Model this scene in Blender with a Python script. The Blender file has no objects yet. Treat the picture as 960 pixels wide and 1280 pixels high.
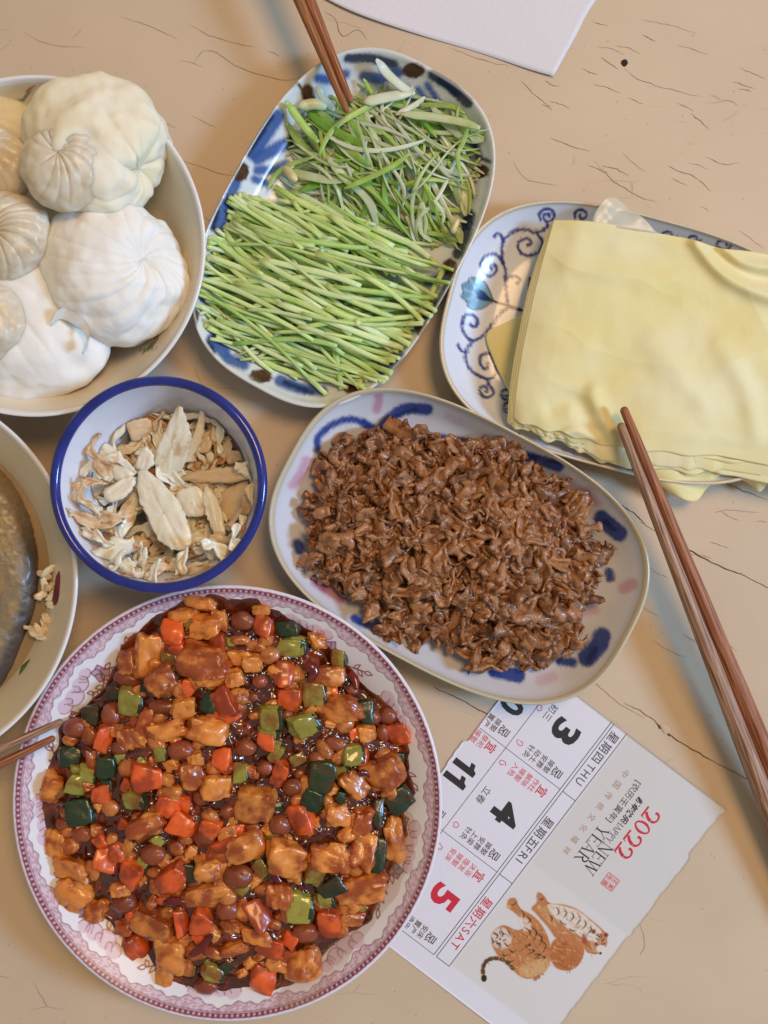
import bpy, math, random
import numpy as np
from mathutils import Vector, Matrix, Euler

scene = bpy.context.scene
COL = scene.collection
R_ = random.Random(7)
RAD = math.radians

# ------------------------------------------------------------------ camera, world, lamps, exposure
CH = 0.62            # camera height above the table top (m)
PPM = 2000.0         # photograph pixels per metre on the table top

cam_d = bpy.data.cameras.new('camera')
cam = bpy.data.objects.new('camera', cam_d)
COL.objects.link(cam)
cam.location = (0, 0, CH)
cam.rotation_euler = (0, 0, 0)
cam_d.sensor_fit = 'VERTICAL'
cam_d.sensor_height = 24.0
cam_d.lens = 24.0 * CH / (1280 / PPM)
cam_d.clip_start = 0.01
cam_d.clip_end = 20.0
scene.camera = cam
scene.render.resolution_x = 768
scene.render.resolution_y = 1024

world = bpy.data.worlds.new('World')
scene.world = world
world.use_nodes = True
world.node_tree.nodes['Background'].inputs[0].default_value = (0.92, 0.92, 0.84, 1)
world.node_tree.nodes['Background'].inputs[1].default_value = 0.30


def area(name, loc, target, size, power, color, size_y=None):
    l = bpy.data.lights.new(name, 'AREA')
    l.energy = power
    l.color = color
    l.shape = 'RECTANGLE' if size_y else 'DISK'
    l.size = size
    if size_y:
        l.size_y = size_y
    o = bpy.data.objects.new(name, l)
    COL.objects.link(o)
    o.location = loc
    d = Vector(target) - Vector(loc)
    o.rotation_euler = d.to_track_quat('-Z', 'Y').to_euler()
    return o


# daylight from a window on the right, a warm room lamp overhead
area('window_light', (2.10, -0.15, 1.50), (0.0, 0, 0), 0.42, 50.0, (0.34, 0.62, 1.0), 0.55)
area('room_lamp', (1.10, 1.10, 3.40), (0, 0, 0), 1.30, 66.0, (1.0, 0.62, 0.28))

vs = scene.view_settings
vs.view_transform = 'Standard'
vs.look = 'None'
vs.exposure = 0.0
vs.gamma = 1.0
vs.use_curve_mapping = False
scene.display_settings.display_device = 'sRGB'
scene.cycles.use_denoising = True
scene.cycles.max_bounces = 8
scene.cycles.transparent_max_bounces = 8
scene.cycles.sample_clamp_indirect = 4.0


# ------------------------------------------------------------------ pixel <-> place
def P(px, py, z=0.0):
    k = (CH - z) / CH
    return ((px - 480.0) / PPM * k, -(py - 640.0) / PPM * k, z)


def PV(px, py, z):
    px = np.asarray(px, float); py = np.asarray(py, float); z = np.asarray(z, float) + 0 * px
    k = (CH - z) / CH
    return np.stack([(px - 480) / PPM * k, -(py - 640) / PPM * k, z], -1)


def to_px(v):
    k = CH / (CH - v[:, 2])
    return v[:, 0] * k * PPM + 480, 640 - v[:, 1] * k * PPM


def lin(c):
    c = np.asarray(c, float) / 255.0
    return np.where(c <= 0.04045, c / 12.92, ((c + 0.055) / 1.055) ** 2.4)


def L4(c):
    l = lin(c)
    return (float(l[0]), float(l[1]), float(l[2]), 1.0)


# ------------------------------------------------------------------ noise
def _hash(ix, iy, iz, seed):
    h = (ix.astype(np.int64) * 374761393 + iy.astype(np.int64) * 668265263 + iz.astype(np.int64) * 2147483647 + seed * 974634777)
    h = (h ^ (h >> 13)) * 1274126177
    h = h & 0x7fffffff
    h = (h ^ (h >> 16)) * 2246822519
    h = h & 0x7fffffff
    return (h % 100003) / 100003.0


def vn(p, seed=0):
    p = np.asarray(p, float)
    i = np.floor(p).astype(np.int64)
    f = p - i
    f = f * f * (3 - 2 * f)
    r = 0
    for dx in (0, 1):
        for dy in (0, 1):
            for dz in (0, 1):
                w = (f[..., 0] if dx else 1 - f[..., 0]) * (f[..., 1] if dy else 1 - f[..., 1]) * (f[..., 2] if dz else 1 - f[..., 2])
                r = r + w * _hash(i[..., 0] + dx, i[..., 1] + dy, i[..., 2] + dz, seed)
    return r * 2 - 1


def fbm(p, seed=0, octv=3):
    p = np.asarray(p, float)
    r = 0; a = 1.0; t = 0
    for o in range(octv):
        r = r + a * vn(p * (2 ** o) + 13.7 * o, seed + o)
        t += a; a *= 0.5
    return r / t


def n2(x, y, s, seed=0, octv=3):
    x = np.asarray(x, float); y = np.asarray(y, float)
    return fbm(np.stack([x / s, y / s, 0 * x + 0.37], -1), seed, octv)


# ------------------------------------------------------------------ objects
def mesh(name, v, f, smooth=True, mats=None, mi=None, col=None):
    v = np.asarray(v, dtype=np.float32).reshape(-1, 3)
    me = bpy.data.meshes.new(name)
    if isinstance(f, np.ndarray):
        n, m = f.shape
        me.vertices.add(len(v)); me.vertices.foreach_set('co', v.ravel())
        me.loops.add(n * m); me.loops.foreach_set('vertex_index', f.astype(np.int32).ravel())
        me.polygons.add(n)
        me.polygons.foreach_set('loop_start', np.arange(0, n * m, m, dtype=np.int32))
        me.polygons.foreach_set('loop_total', np.full(n, m, dtype=np.int32))
        me.update(calc_edges=True)
    else:
        me.from_pydata(v.tolist(), [], f)
        me.update()
    me.validate()
    if mats:
        for m_ in (mats if isinstance(mats, (list, tuple)) else [mats]):
            me.materials.append(m_)
    if mi is not None:
        me.polygons.foreach_set('material_index', np.asarray(mi, dtype=np.int32))
    me.polygons.foreach_set('use_smooth', np.full(len(me.polygons), bool(smooth)))
    if col is not None:
        ca = me.color_attributes.new('Col', 'FLOAT_COLOR', 'POINT')
        c = np.ones((len(v), 4), dtype=np.float32); c[:, :3] = col
        ca.data.foreach_set('color', c.ravel())
    return me


def link(name, me, parent=None, loc=(0, 0, 0), rot=(0, 0, 0), sc=(1, 1, 1)):
    o = bpy.data.objects.new(name, me)
    COL.objects.link(o)
    if parent is not None:
        o.parent = parent
    o.location = loc; o.rotation_euler = rot; o.scale = sc
    return o


def tag(o, label=None, cat=None, group=None, kind=None):
    if label: o['label'] = label
    if cat: o['category'] = cat
    if group: o['group'] = group
    if kind: o['kind'] = kind
    return o


def thing(name, loc, label, cat, group=None):
    o = bpy.data.objects.new(name, None)
    o.empty_display_size = 0.01
    COL.objects.link(o)
    o.location = loc
    return tag(o, label, cat, group)


def ring_faces(nr, ns, closed=True):
    i = np.arange(nr - 1)[:, None]; j = np.arange(ns if closed else ns - 1)[None, :]
    j2 = (j + 1) % ns
    return np.stack([(i * ns + j), (i * ns + j2), ((i + 1) * ns + j2), ((i + 1) * ns + j)], -1).reshape(-1, 4)


def join(parts):
    vs_, fs_, o = [], [], 0
    for v, f in parts:
        v = np.asarray(v).reshape(-1, 3)
        vs_.append(v); fs_.append(np.asarray(f) + o); o += len(v)
    return np.concatenate(vs_), np.concatenate(fs_)


def cube_sphere(n):
    """unit cube surface grid, n cells per edge: (verts in [-1,1]^3, quads) with shared vertices"""
    idx = {}; V = []; F = []
    def vid(a, b, c):
        k = (a, b, c)
        if k not in idx:
            idx[k] = len(V); V.append((a * 2 / n - 1, b * 2 / n - 1, c * 2 / n - 1))
        return idx[k]
    for i in range(n):
        for j in range(n):
            for s in (0, n):
                q = [(s, i, j), (s, i + 1, j), (s, i + 1, j + 1), (s, i, j + 1)]
                if s == 0: q.reverse()
                F.append([vid(*t) for t in q])
                q = [(i, s, j), (i, s, j + 1), (i + 1, s, j + 1), (i + 1, s, j)]
                if s == 0: q.reverse()
                F.append([vid(*t) for t in q])
                q = [(i, j, s), (i + 1, j, s), (i + 1, j + 1, s), (i, j + 1, s)]
                if s == 0: q.reverse()
                F.append([vid(*t) for t in q])
    return np.array(V, float), np.array(F)


def poly_dist(px, py, poly):
    """signed distance (px) to a closed polygon, positive inside"""
    px = np.asarray(px, float); py = np.asarray(py, float)
    d2 = np.full(px.shape, 1e18); ins = np.zeros(px.shape, bool)
    n = len(poly)
    for i in range(n):
        x0, y0 = poly[i][:2]; x1, y1 = poly[(i + 1) % n][:2]
        dx, dy = x1 - x0, y1 - y0
        t = np.clip(((px - x0) * dx + (py - y0) * dy) / (dx * dx + dy * dy + 1e-9), 0, 1)
        d2 = np.minimum(d2, (px - x0 - t * dx) ** 2 + (py - y0 - t * dy) ** 2)
        c = ((y0 > py) != (y1 > py)) & (px < (x1 - x0) * (py - y0) / ((y1 - y0) + 1e-12) + x0)
        ins ^= c
    return np.where(ins, 1, -1) * np.sqrt(d2)


def smooth_line(pts, n=6):
    """Catmull-Rom through points (any dimension)"""
    p = np.array(pts, float)
    if len(p) < 3: return p
    q = np.vstack([2 * p[0] - p[1], p, 2 * p[-1] - p[-2]])
    out = []
    for i in range(1, len(q) - 2):
        for k in range(n):
            t = k / n
            out.append(0.5 * ((2 * q[i]) + (-q[i - 1] + q[i + 1]) * t + (2 * q[i - 1] - 5 * q[i] + 4 * q[i + 1] - q[i + 2]) * t * t + (-q[i - 1] + 3 * q[i] - 3 * q[i + 1] + q[i + 2]) * t ** 3))
    out.append(p[-1])
    return np.array(out)


def smooth_poly(pts, n=5):
    p = np.array(pts, float); m = len(p); out = []
    for i in range(m):
        a, b, c, d = p[(i - 1) % m], p[i], p[(i + 1) % m], p[(i + 2) % m]
        for k in range(n):
            t = k / n
            out.append(0.5 * ((2 * b) + (-a + c) * t + (2 * a - 5 * b + 4 * c - d) * t * t + (-a + 3 * b - 3 * c + d) * t ** 3))
    return np.array(out)


class Painter:
    """glaze colours laid on the vertices of a dish: brush strokes, spots and leaves in its own pattern coordinates"""
    def __init__(self, x, y, base):
        self.x = np.asarray(x, float); self.y = np.asarray(y, float)
        self.c = np.tile(lin(base), (len(self.x), 1))
        self.a = np.zeros(len(self.x))

    def _mix(self, m, al, col):
        al = al[:, None]
        self.c[m] = self.c[m] * (1 - al) + lin(col) * al
        self.a[m] = np.maximum(self.a[m], al[:, 0])

    def stroke(self, pts, w, col, soft=1.0, op=1.0, wob=0.0, sm=5, taper=False, m0=None):
        pts = smooth_line(pts, sm) if sm > 1 else np.array(pts, float)
        x0, y0 = pts[:, 0].min() - w - soft, pts[:, 1].min() - w - soft
        x1, y1 = pts[:, 0].max() + w + soft, pts[:, 1].max() + w + soft
        m = (self.x > x0) & (self.x < x1) & (self.y > y0) & (self.y < y1)
        if m0 is not None: m &= m0
        m = np.nonzero(m)[0]
        if not len(m): return
        X, Y = self.x[m], self.y[m]
        best = np.full(len(m), 1e9)
        n = len(pts) - 1
        for i in range(n):
            ax, ay = pts[i, :2]; bx, by = pts[i + 1, :2]
            dx, dy = bx - ax, by - ay
            t = np.clip(((X - ax) * dx + (Y - ay) * dy) / (dx * dx + dy * dy + 1e-9), 0, 1)
            d = np.hypot(X - ax - t * dx, Y - ay - t * dy)
            hw = w / 2
            if taper:
                s = (i + t) / n
                hw = hw * np.clip(np.sin(np.pi * np.clip(s * 0.92 + 0.06, 0, 1)), 0.15, 1)
            best = np.minimum(best, d - hw)
        if wob: best = best + wob * n2(X, Y, 3.0, 5, 2)
        al = np.clip(0.5 - best / soft, 0, 1) * op
        self._mix(m, al, col)

    def poly(self, pts, col, soft=1.0, op=1.0, wob=0.0, sm=1):
        pts = smooth_poly(pts, sm) if sm > 1 else np.array(pts, float)
        m = np.nonzero((self.x > pts[:, 0].min() - 3) & (self.x < pts[:, 0].max() + 3) & (self.y > pts[:, 1].min() - 3) & (self.y < pts[:, 1].max() + 3))[0]
        if not len(m): return
        d = poly_dist(self.x[m], self.y[m], pts)
        if wob: d = d + wob * n2(self.x[m], self.y[m], 3.0, 9, 2)
        self._mix(m, np.clip(0.5 + d / soft, 0, 1) * op, col)

    def spot(self, cx, cy, r, col, soft=1.5, op=1.0, ry=None, wob=0.0):
        ry = ry or r
        m = np.nonzero((abs(self.x - cx) < r + 4) & (abs(self.y - cy) < ry + 4))[0]
        if not len(m): return
        d = (np.hypot((self.x[m] - cx) / r, (self.y[m] - cy) / ry) - 1) * min(r, ry)
        if wob: d = d + wob * n2(self.x[m], self.y[m], 4.0, 3, 2)
        self._mix(m, np.clip(0.5 - d / soft, 0, 1) * op, col)

    def petal(self, cx, cy, ang, ln, wd, fill, line, lw=1.5, op=1.0):
        t = np.linspace(0, 1, 9)
        ca, sa = math.cos(ang), math.sin(ang)
        s = np.sin(np.pi * t ** 0.8) * wd / 2
        A = [(cx + ca * l * ln - sa * h, cy + sa * l * ln + ca * h) for l, h in zip(t, s)]
        B = [(cx + ca * l * ln + sa * h, cy + sa * l * ln - ca * h) for l, h in zip(t, s)]
        if fill is not None: self.poly(A + B[::-1][1:-1], fill, 1.0, op)
        if line is not None:
            self.stroke(A, lw, line, 1.0, op, sm=1); self.stroke(B, lw, line, 1.0, op, sm=1)

    def flower(self, cx, cy, r, fill, line, n=5, a0=0.0, mid=None, op=1.0):
        for k in range(n):
            self.petal(cx, cy, a0 + k * 2 * math.pi / n, r, r * 0.95, fill, line, 1.5, op)
        self.spot(cx, cy, r * 0.2, mid or line, 1.0, op)

    def sprig(self, pts, line, leaf, rng, step=13, ln=11, wd=5, side0=1, lw=1.6, op=1.0):
        p = smooth_line(pts, 6)
        self.stroke(p, lw, line, 1.0, op, sm=1)
        seg = np.hypot(*(p[1:, :2] - p[:-1, :2]).T); cum = np.concatenate([[0], np.cumsum(seg)])
        s = step * 0.6; sd = side0
        while s < cum[-1]:
            i = min(len(p) - 2, int(np.searchsorted(cum, s)) - 1)
            d = p[i + 1] - p[i]; a = math.atan2(d[1], d[0]) + sd * rng.uniform(0.6, 1.0)
            self.petal(p[i][0], p[i][1], a, ln * rng.uniform(.7, 1.15), wd, leaf, line, lw, op)
            sd = -sd; s += step * rng.uniform(.6, 1.1)
        d = p[-1] - p[-2]
        self.petal(p[-1][0], p[-1][1], math.atan2(d[1], d[0]), ln, wd, leaf, line, lw, op)


# ------------------------------------------------------------------ materials
def nt(name):
    m = bpy.data.materials.new(name)
    m.use_nodes = True
    t = m.node_tree
    b = t.nodes['Principled BSDF']
    return m, t, b


def N(t, kind, **kw):
    n = t.nodes.new(kind)
    for k, v in kw.items():
        if k.startswith('i_'):
            n.inputs[k[2:].replace('_', ' ')].default_value = v
        else:
            setattr(n, k, v)
    return n


def mat(name, cols, scale=200.0, rough=0.5, spec=0.5, bump=0.0, bscale=None, bdist=0.0005, sss=0.0, sss_r=(1, .6, .4), sss_s=0.004,
        coat=0.0, coat_r=0.1, rand=0.0, attr=False, detail=4.0, stretch=None, ramp=(0.35, 0.65), alpha=1.0, rough_var=0.0, trans=0.0, ior=1.45, coords='Object', col3=None):
    """cols: one sRGB colour, or two mixed by noise; rand: how much each object's own random number picks between extra tints"""
    m, t, b = nt(name)
    tc = N(t, 'ShaderNodeTexCoord')
    src = tc.outputs[coords]
    if stretch:
        mp = N(t, 'ShaderNodeMapping'); mp.inputs['Scale'].default_value = stretch
        t.links.new(src, mp.inputs[0]); src = mp.outputs[0]
    oi = N(t, 'ShaderNodeObjectInfo')
    add = N(t, 'ShaderNodeVectorMath', operation='ADD')
    t.links.new(src, add.inputs[0])
    mul = N(t, 'ShaderNodeMath', operation='MULTIPLY'); mul.inputs[1].default_value = 3.7
    t.links.new(oi.outputs['Random'], mul.inputs[0]); t.links.new(mul.outputs[0], add.inputs[1])
    src = add.outputs[0]
    no = N(t, 'ShaderNodeTexNoise'); no.inputs['Scale'].default_value = scale; no.inputs['Detail'].default_value = detail
    t.links.new(src, no.inputs['Vector'])
    if attr:
        at = N(t, 'ShaderNodeVertexColor', layer_name='Col')
        colout = at.outputs['Color']
        if len(cols) == 2 and not isinstance(cols[0], (int, float)):
            pass
    elif isinstance(cols[0], (int, float)):
        rgb = N(t, 'ShaderNodeRGB'); rgb.outputs[0].default_value = L4(cols); colout = rgb.outputs[0]
    else:
        cr = N(t, 'ShaderNodeValToRGB')
        cr.color_ramp.elements[0].position = ramp[0]; cr.color_ramp.elements[1].position = ramp[1]
        cr.color_ramp.elements[0].color = L4(cols[0]); cr.color_ramp.elements[1].color = L4(cols[-1])
        if len(cols) == 3:
            e = cr.color_ramp.elements.new((ramp[0] + ramp[1]) / 2); e.color = L4(cols[1])
        t.links.new(no.outputs['Fac'], cr.inputs[0]); colout = cr.outputs[0]
    if rand:
        hsv = N(t, 'ShaderNodeHueSaturation')
        mr = N(t, 'ShaderNodeMapRange'); mr.inputs['To Min'].default_value = 1 - rand; mr.inputs['To Max'].default_value = 1 + rand
        t.links.new(oi.outputs['Random'], mr.inputs['Value']); t.links.new(mr.outputs[0], hsv.inputs['Value'])
        sn = N(t, 'ShaderNodeMath', operation='FRACT'); m7 = N(t, 'ShaderNodeMath', operation='MULTIPLY'); m7.inputs[1].default_value = 17.3
        t.links.new(oi.outputs['Random'], m7.inputs[0]); t.links.new(m7.outputs[0], sn.inputs[0])
        mh = N(t, 'ShaderNodeMapRange'); mh.inputs['To Min'].default_value = 0.5 - rand * 0.05; mh.inputs['To Max'].default_value = 0.5 + rand * 0.05
        t.links.new(sn.outputs[0], mh.inputs['Value']); t.links.new(mh.outputs[0], hsv.inputs['Hue'])
        t.links.new(colout, hsv.inputs['Color']); colout = hsv.outputs[0]
    t.links.new(colout, b.inputs['Base Color'])
    b.inputs['Roughness'].default_value = rough
    if rough_var:
        mr2 = N(t, 'ShaderNodeMapRange'); mr2.inputs['To Min'].default_value = max(0.02, rough - rough_var); mr2.inputs['To Max'].default_value = rough + rough_var
        mr2.inputs['From Min'].default_value = 0.3; mr2.inputs['From Max'].default_value = 0.7
        t.links.new(no.outputs['Fac'], mr2.inputs['Value']); t.links.new(mr2.outputs[0], b.inputs['Roughness'])
    b.inputs['Specular IOR Level'].default_value = spec
    b.inputs['IOR'].default_value = ior
    if sss:
        b.inputs['Subsurface Weight'].default_value = sss
        b.inputs['Subsurface Radius'].default_value = sss_r
        b.inputs['Subsurface Scale'].default_value = sss_s
    b.inputs['Coat Weight'].default_value = coat
    b.inputs['Coat Roughness'].default_value = coat_r
    b.inputs['Transmission Weight'].default_value = trans
    b.inputs['Alpha'].default_value = alpha
    if bump:
        bn = N(t, 'ShaderNodeTexNoise'); bn.inputs['Scale'].default_value = bscale or scale * 2; bn.inputs['Detail'].default_value = 5
        t.links.new(src, bn.inputs['Vector'])
        bp = N(t, 'ShaderNodeBump'); bp.inputs['Strength'].default_value = bump; bp.inputs['Distance'].default_value = bdist
        t.links.new(bn.outputs['Fac'], bp.inputs['Height']); t.links.new(bp.outputs[0], b.inputs['Normal'])
    return m


M_glaze_plate = mat('transfer_print_glaze', (230, 230, 230), attr=True, rough=0.2, spec=0.22, bump=0.06, bscale=60, bdist=0.002)
M_glaze = mat('painted_glaze', (230, 230, 230), attr=True, rough=0.17, spec=0.45, coat=0.12, coat_r=0.06, bump=0.06, bscale=60, bdist=0.002)
# ------------------------------------------------------------------ table top
def table_material():
    m, t, b = nt('cream_table_paint')
    tc = N(t, 'ShaderNodeTexCoord'); src = tc.outputs['Object']
    # broad tint variation and small wear spots
    n1 = N(t, 'ShaderNodeTexNoise'); n1.inputs['Scale'].default_value = 9; n1.inputs['Detail'].default_value = 6
    t.links.new(src, n1.inputs[0])
    cr = N(t, 'ShaderNodeValToRGB')
    cr.color_ramp.elements[0].position = 0.3; cr.color_ramp.elements[0].color = L4((199, 177, 151))
    cr.color_ramp.elements[1].position = 0.7; cr.color_ramp.elements[1].color = L4((210, 188, 162))
    t.links.new(n1.outputs['Fac'], cr.inputs[0])
    # fine crazing: stretched cells, warped, kept only in patches
    mp = N(t, 'ShaderNodeMapping'); mp.inputs['Scale'].default_value = (18, 52, 1); mp.inputs['Rotation'].default_value = (0, 0, RAD(24))
    wn = N(t, 'ShaderNodeTexNoise'); wn.inputs['Scale'].default_value = 40; wn.inputs['Detail'].default_value = 4
    t.links.new(src, wn.inputs[0])
    wv = N(t, 'ShaderNodeVectorMath', operation='MULTIPLY_ADD'); wv.inputs[1].default_value = (.012, .012, 0)
    t.links.new(wn.outputs['Color'], wv.inputs[0]); t.links.new(src, wv.inputs[2])
    t.links.new(wv.outputs[0], mp.inputs[0])
    vo = N(t, 'ShaderNodeTexVoronoi', feature='DISTANCE_TO_EDGE'); vo.inputs['Scale'].default_value = 1.0
    t.links.new(mp.outputs[0], vo.inputs['Vector'])
    line = N(t, 'ShaderNodeMapRange'); line.inputs['From Min'].default_value = 0.003; line.inputs['From Max'].default_value = 0.014
    line.inputs['To Min'].default_value = 1; line.inputs['To Max'].default_value = 0
    t.links.new(vo.outputs['Distance'], line.inputs['Value'])
    pn = N(t, 'ShaderNodeTexNoise'); pn.inputs['Scale'].default_value = 22; pn.inputs['Detail'].default_value = 3
    t.links.new(src, pn.inputs[0])
    pm = N(t, 'ShaderNodeMapRange'); pm.inputs['From Min'].default_value = 0.60; pm.inputs['From Max'].default_value = 0.72
    t.links.new(pn.outputs['Fac'], pm.inputs['Value'])
    mk = N(t, 'ShaderNodeMath', operation='MULTIPLY'); t.links.new(line.outputs[0], mk.inputs[0]); t.links.new(pm.outputs[0], mk.inputs[1])
    # pin-holes
    vs2 = N(t, 'ShaderNodeTexVoronoi'); vs2.inputs['Scale'].default_value = 150
    t.links.new(src, vs2.inputs['Vector'])
    sp = N(t, 'ShaderNodeMapRange'); sp.inputs['From Min'].default_value = 0.05; sp.inputs['From Max'].default_value = 0.11
    sp.inputs['To Min'].default_value = 1; sp.inputs['To Max'].default_value = 0
    t.links.new(vs2.outputs['Distance'], sp.inputs['Value'])
    sn = N(t, 'ShaderNodeSeparateColor'); t.links.new(vs2.outputs['Color'], sn.inputs[0])
    gt = N(t, 'ShaderNodeMath', operation='GREATER_THAN'); gt.inputs[1].default_value = 0.6; t.links.new(sn.outputs[0], gt.inputs[0])
    sp2 = N(t, 'ShaderNodeMath', operation='MULTIPLY'); t.links.new(sp.outputs[0], sp2.inputs[0]); t.links.new(gt.outputs[0], sp2.inputs[1])
    sp3 = N(t, 'ShaderNodeMath', operation='MULTIPLY'); sp3.inputs[1].default_value = .75; t.links.new(sp2.outputs[0], sp3.inputs[0])
    mx = N(t, 'ShaderNodeMath', operation='MAXIMUM'); t.links.new(mk.outputs[0], mx.inputs[0]); t.links.new(sp3.outputs[0], mx.inputs[1])
    f = N(t, 'ShaderNodeMath', operation='MULTIPLY'); f.inputs[1].default_value = 0.42; t.links.new(mx.outputs[0], f.inputs[0])
    mix = N(t, 'ShaderNodeMix', data_type='RGBA'); mix.inputs['B'].default_value = L4((112, 82, 62))
    t.links.new(f.outputs[0], mix.inputs['Factor']); t.links.new(cr.outputs[0], mix.inputs['A'])
    t.links.new(mix.outputs['Result'], b.inputs['Base Color'])
    # relief: brushed paint + cracks
    bn = N(t, 'ShaderNodeTexNoise'); bn.inputs['Scale'].default_value = 60; bn.inputs['Detail'].default_value = 6
    mp2 = N(t, 'ShaderNodeMapping'); mp2.inputs['Scale'].default_value = (1, 2.6, 1); mp2.inputs['Rotation'].default_value = (0, 0, RAD(22))
    t.links.new(src, mp2.inputs[0]); t.links.new(mp2.outputs[0], bn.inputs[0])
    sub = N(t, 'ShaderNodeMath', operation='SUBTRACT'); t.links.new(bn.outputs['Fac'], sub.inputs[0]); t.links.new(mx.outputs[0], sub.inputs[1])
    bp = N(t, 'ShaderNodeBump'); bp.inputs['Strength'].default_value = 0.28; bp.inputs['Distance'].default_value = 0.0006
    t.links.new(sub.outputs[0], bp.inputs['Height']); t.links.new(bp.outputs[0], b.inputs['Normal'])
    b.inputs['Roughness'].default_value = 0.45
    b.inputs['Specular IOR Level'].default_value = 0.28
    return m


# a slightly uneven painted board
gx = np.linspace(-0.75, 0.75, 61); gy = np.linspace(-0.75, 0.75, 61)
X, Y = np.meshgrid(gx, gy)
v = np.stack([X.ravel(), Y.ravel(), 0 * X.ravel()], 1)
f = ring_faces(61, 61, closed=False)
edge = [(-.75, -.75, 0), (.75, -.75, 0), (.75, .75, 0), (-.75, .75, 0), (-.75, -.75, -.03), (.75, -.75, -.03), (.75, .75, -.03), (-.75, .75, -.03)]
ef = np.array([(0, 4, 5, 1), (1, 5, 6, 2), (2, 6, 7, 3), (3, 7, 4, 0), (7, 6, 5, 4)])
v, f = join([(v, f), (edge, ef)])
table = link('table_top', mesh('table_top', v, f, False, table_material()))
tag(table, 'cream painted wooden table top with fine cracks', kind='structure')

M_crack = mat('dark_wood_in_crack', ((70, 50, 38), (120, 88, 66)), scale=300, rough=0.9)


M_crack_fine = mat('worn_paint_line', ((142, 112, 88), (160, 130, 104)), scale=300, rough=0.8)


def crack(pts, w, seed=0, name='crack', z=0.0003, m=None):
    p = smooth_line([(a, b) for a, b in pts], 10)
    n = len(p)
    rg = np.random.RandomState(seed)
    j = n2(p[:, 0], p[:, 1], 9, seed, 3)
    j2 = n2(p[:, 0], p[:, 1], 2.5, seed + 4, 2)
    d = np.gradient(p, axis=0); d /= np.hypot(d[:, 0], d[:, 1])[:, None] + 1e-9
    nrm = np.stack([-d[:, 1], d[:, 0]], 1)
    p = p + nrm * (j * 2.0 + j2 * .7)[:, None]
    s = np.linspace(0, 1, n)
    hw = w / 2 * np.clip(np.sin(np.pi * s) ** 0.5, 0.1, 1) * (0.7 + 0.5 * n2(s * 60, s, 4, seed + 2, 2))
    A = p + nrm * hw[:, None]; B = p - nrm * hw[:, None]
    v = np.concatenate([PV(A[:, 0], A[:, 1], z), PV(B[:, 0], B[:, 1], z)])
    i = np.arange(n - 1)
    f = np.stack([i, i + n, i + n + 1, i + 1], 1)
    return link(name, mesh(name, v, f, False, m or M_crack), table)


for k, (pts, w) in enumerate([
    ([(540, 858), (575, 874), (600, 888), (640, 905)], 2.2),
    ([(718, 832), (748, 858), (775, 880), (806, 898)], 1.2),
    ([(780, 878), (812, 896), (830, 913), (868, 938), (912, 962), (985, 1000)], 2.0),
    ([(822, 905), (830, 912), (838, 920)], 6.0),
    ([(800, 652), (840, 676), (870, 692), (905, 710), (935, 722), (975, 742)], 2.2),
    ([(770, 628), (790, 640), (806, 655)], 2.0),
    ([(898, 600), (925, 612), (962, 626)], 1.5),
    ([(893, 640), (915, 638), (950, 640)], 1.2),
    ([(240, 80), (262, 62), (300, 84), (352, 100), (380, 95)], 1.1),
    ([(236, 30), (262, 44), (300, 55), (320, 58)], .9),
    ([(225, 200), (268, 214), (310, 224)], 1.0),
    ([(236, 262), (275, 282), (300, 290)], 1.0),
    ([(405, 14), (420, 25), (428, 44), (448, 38), (460, 50)], 1.3),
    ([(560, 58), (600, 74), (640, 84)], .9),
    ([(650, 100), (668, 118), (690, 134)], 1.2),
    ([(688, 172), (712, 182), (738, 190)], 1.2),
    ([(742, 200), (762, 222), (775, 232), (800, 246), (822, 253)], 1.3),
    ([(834, 208), (850, 214), (870, 222), (890, 240)], 1.3),
    ([(780, 85), (800, 100), (840, 112), (880, 122)], .9),
    ([(924, 84), (942, 92), (958, 98)], 1.0),
    ([(640, 200), (660, 224), (700, 232)], .8),
    ([(800, 25), (840, 32), (872, 42)], .7),
    ([(880, 196), (905, 205), (925, 203)], 1.0),
    ([(860, 800), (890, 812), (920, 820)], .8),
    ([(815, 800), (840, 815), (858, 822)], .9),
    ([(800, 1150), (806, 1180), (800, 1195)], 1.0),
    ([(30, 40), (60, 55), (110, 60)], .8),
    ([(150, 20), (190, 34), (225, 50)], .8),
    ([(630, 876), (640, 880), (690, 900)], .8),
]):
    crack(pts, w * (.8 if w >= 1.9 else .7), k + 3, m=None if w > 1.35 else M_crack_fine)

rg = random.Random(88)
for k in range(46):        # short hairlines running with the boards, most of them at the upper right
    if k < 28: x, y = rg.uniform(620, 950), rg.uniform(20, 290)
    elif k < 36: x, y = rg.uniform(130, 380), rg.uniform(5, 330)
    else: x, y = rg.uniform(800, 955), rg.uniform(630, 1000)
    a = RAD(rg.gauss(24, 9)); L = rg.uniform(10, 42)
    crack([(x, y), (x + L * .5 * math.cos(a), y + L * .5 * math.sin(a) + rg.uniform(-2, 2)), (x + L * math.cos(a), y + L * math.sin(a))], rg.uniform(.5, .9), 200 + k, m=M_crack_fine)

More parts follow.
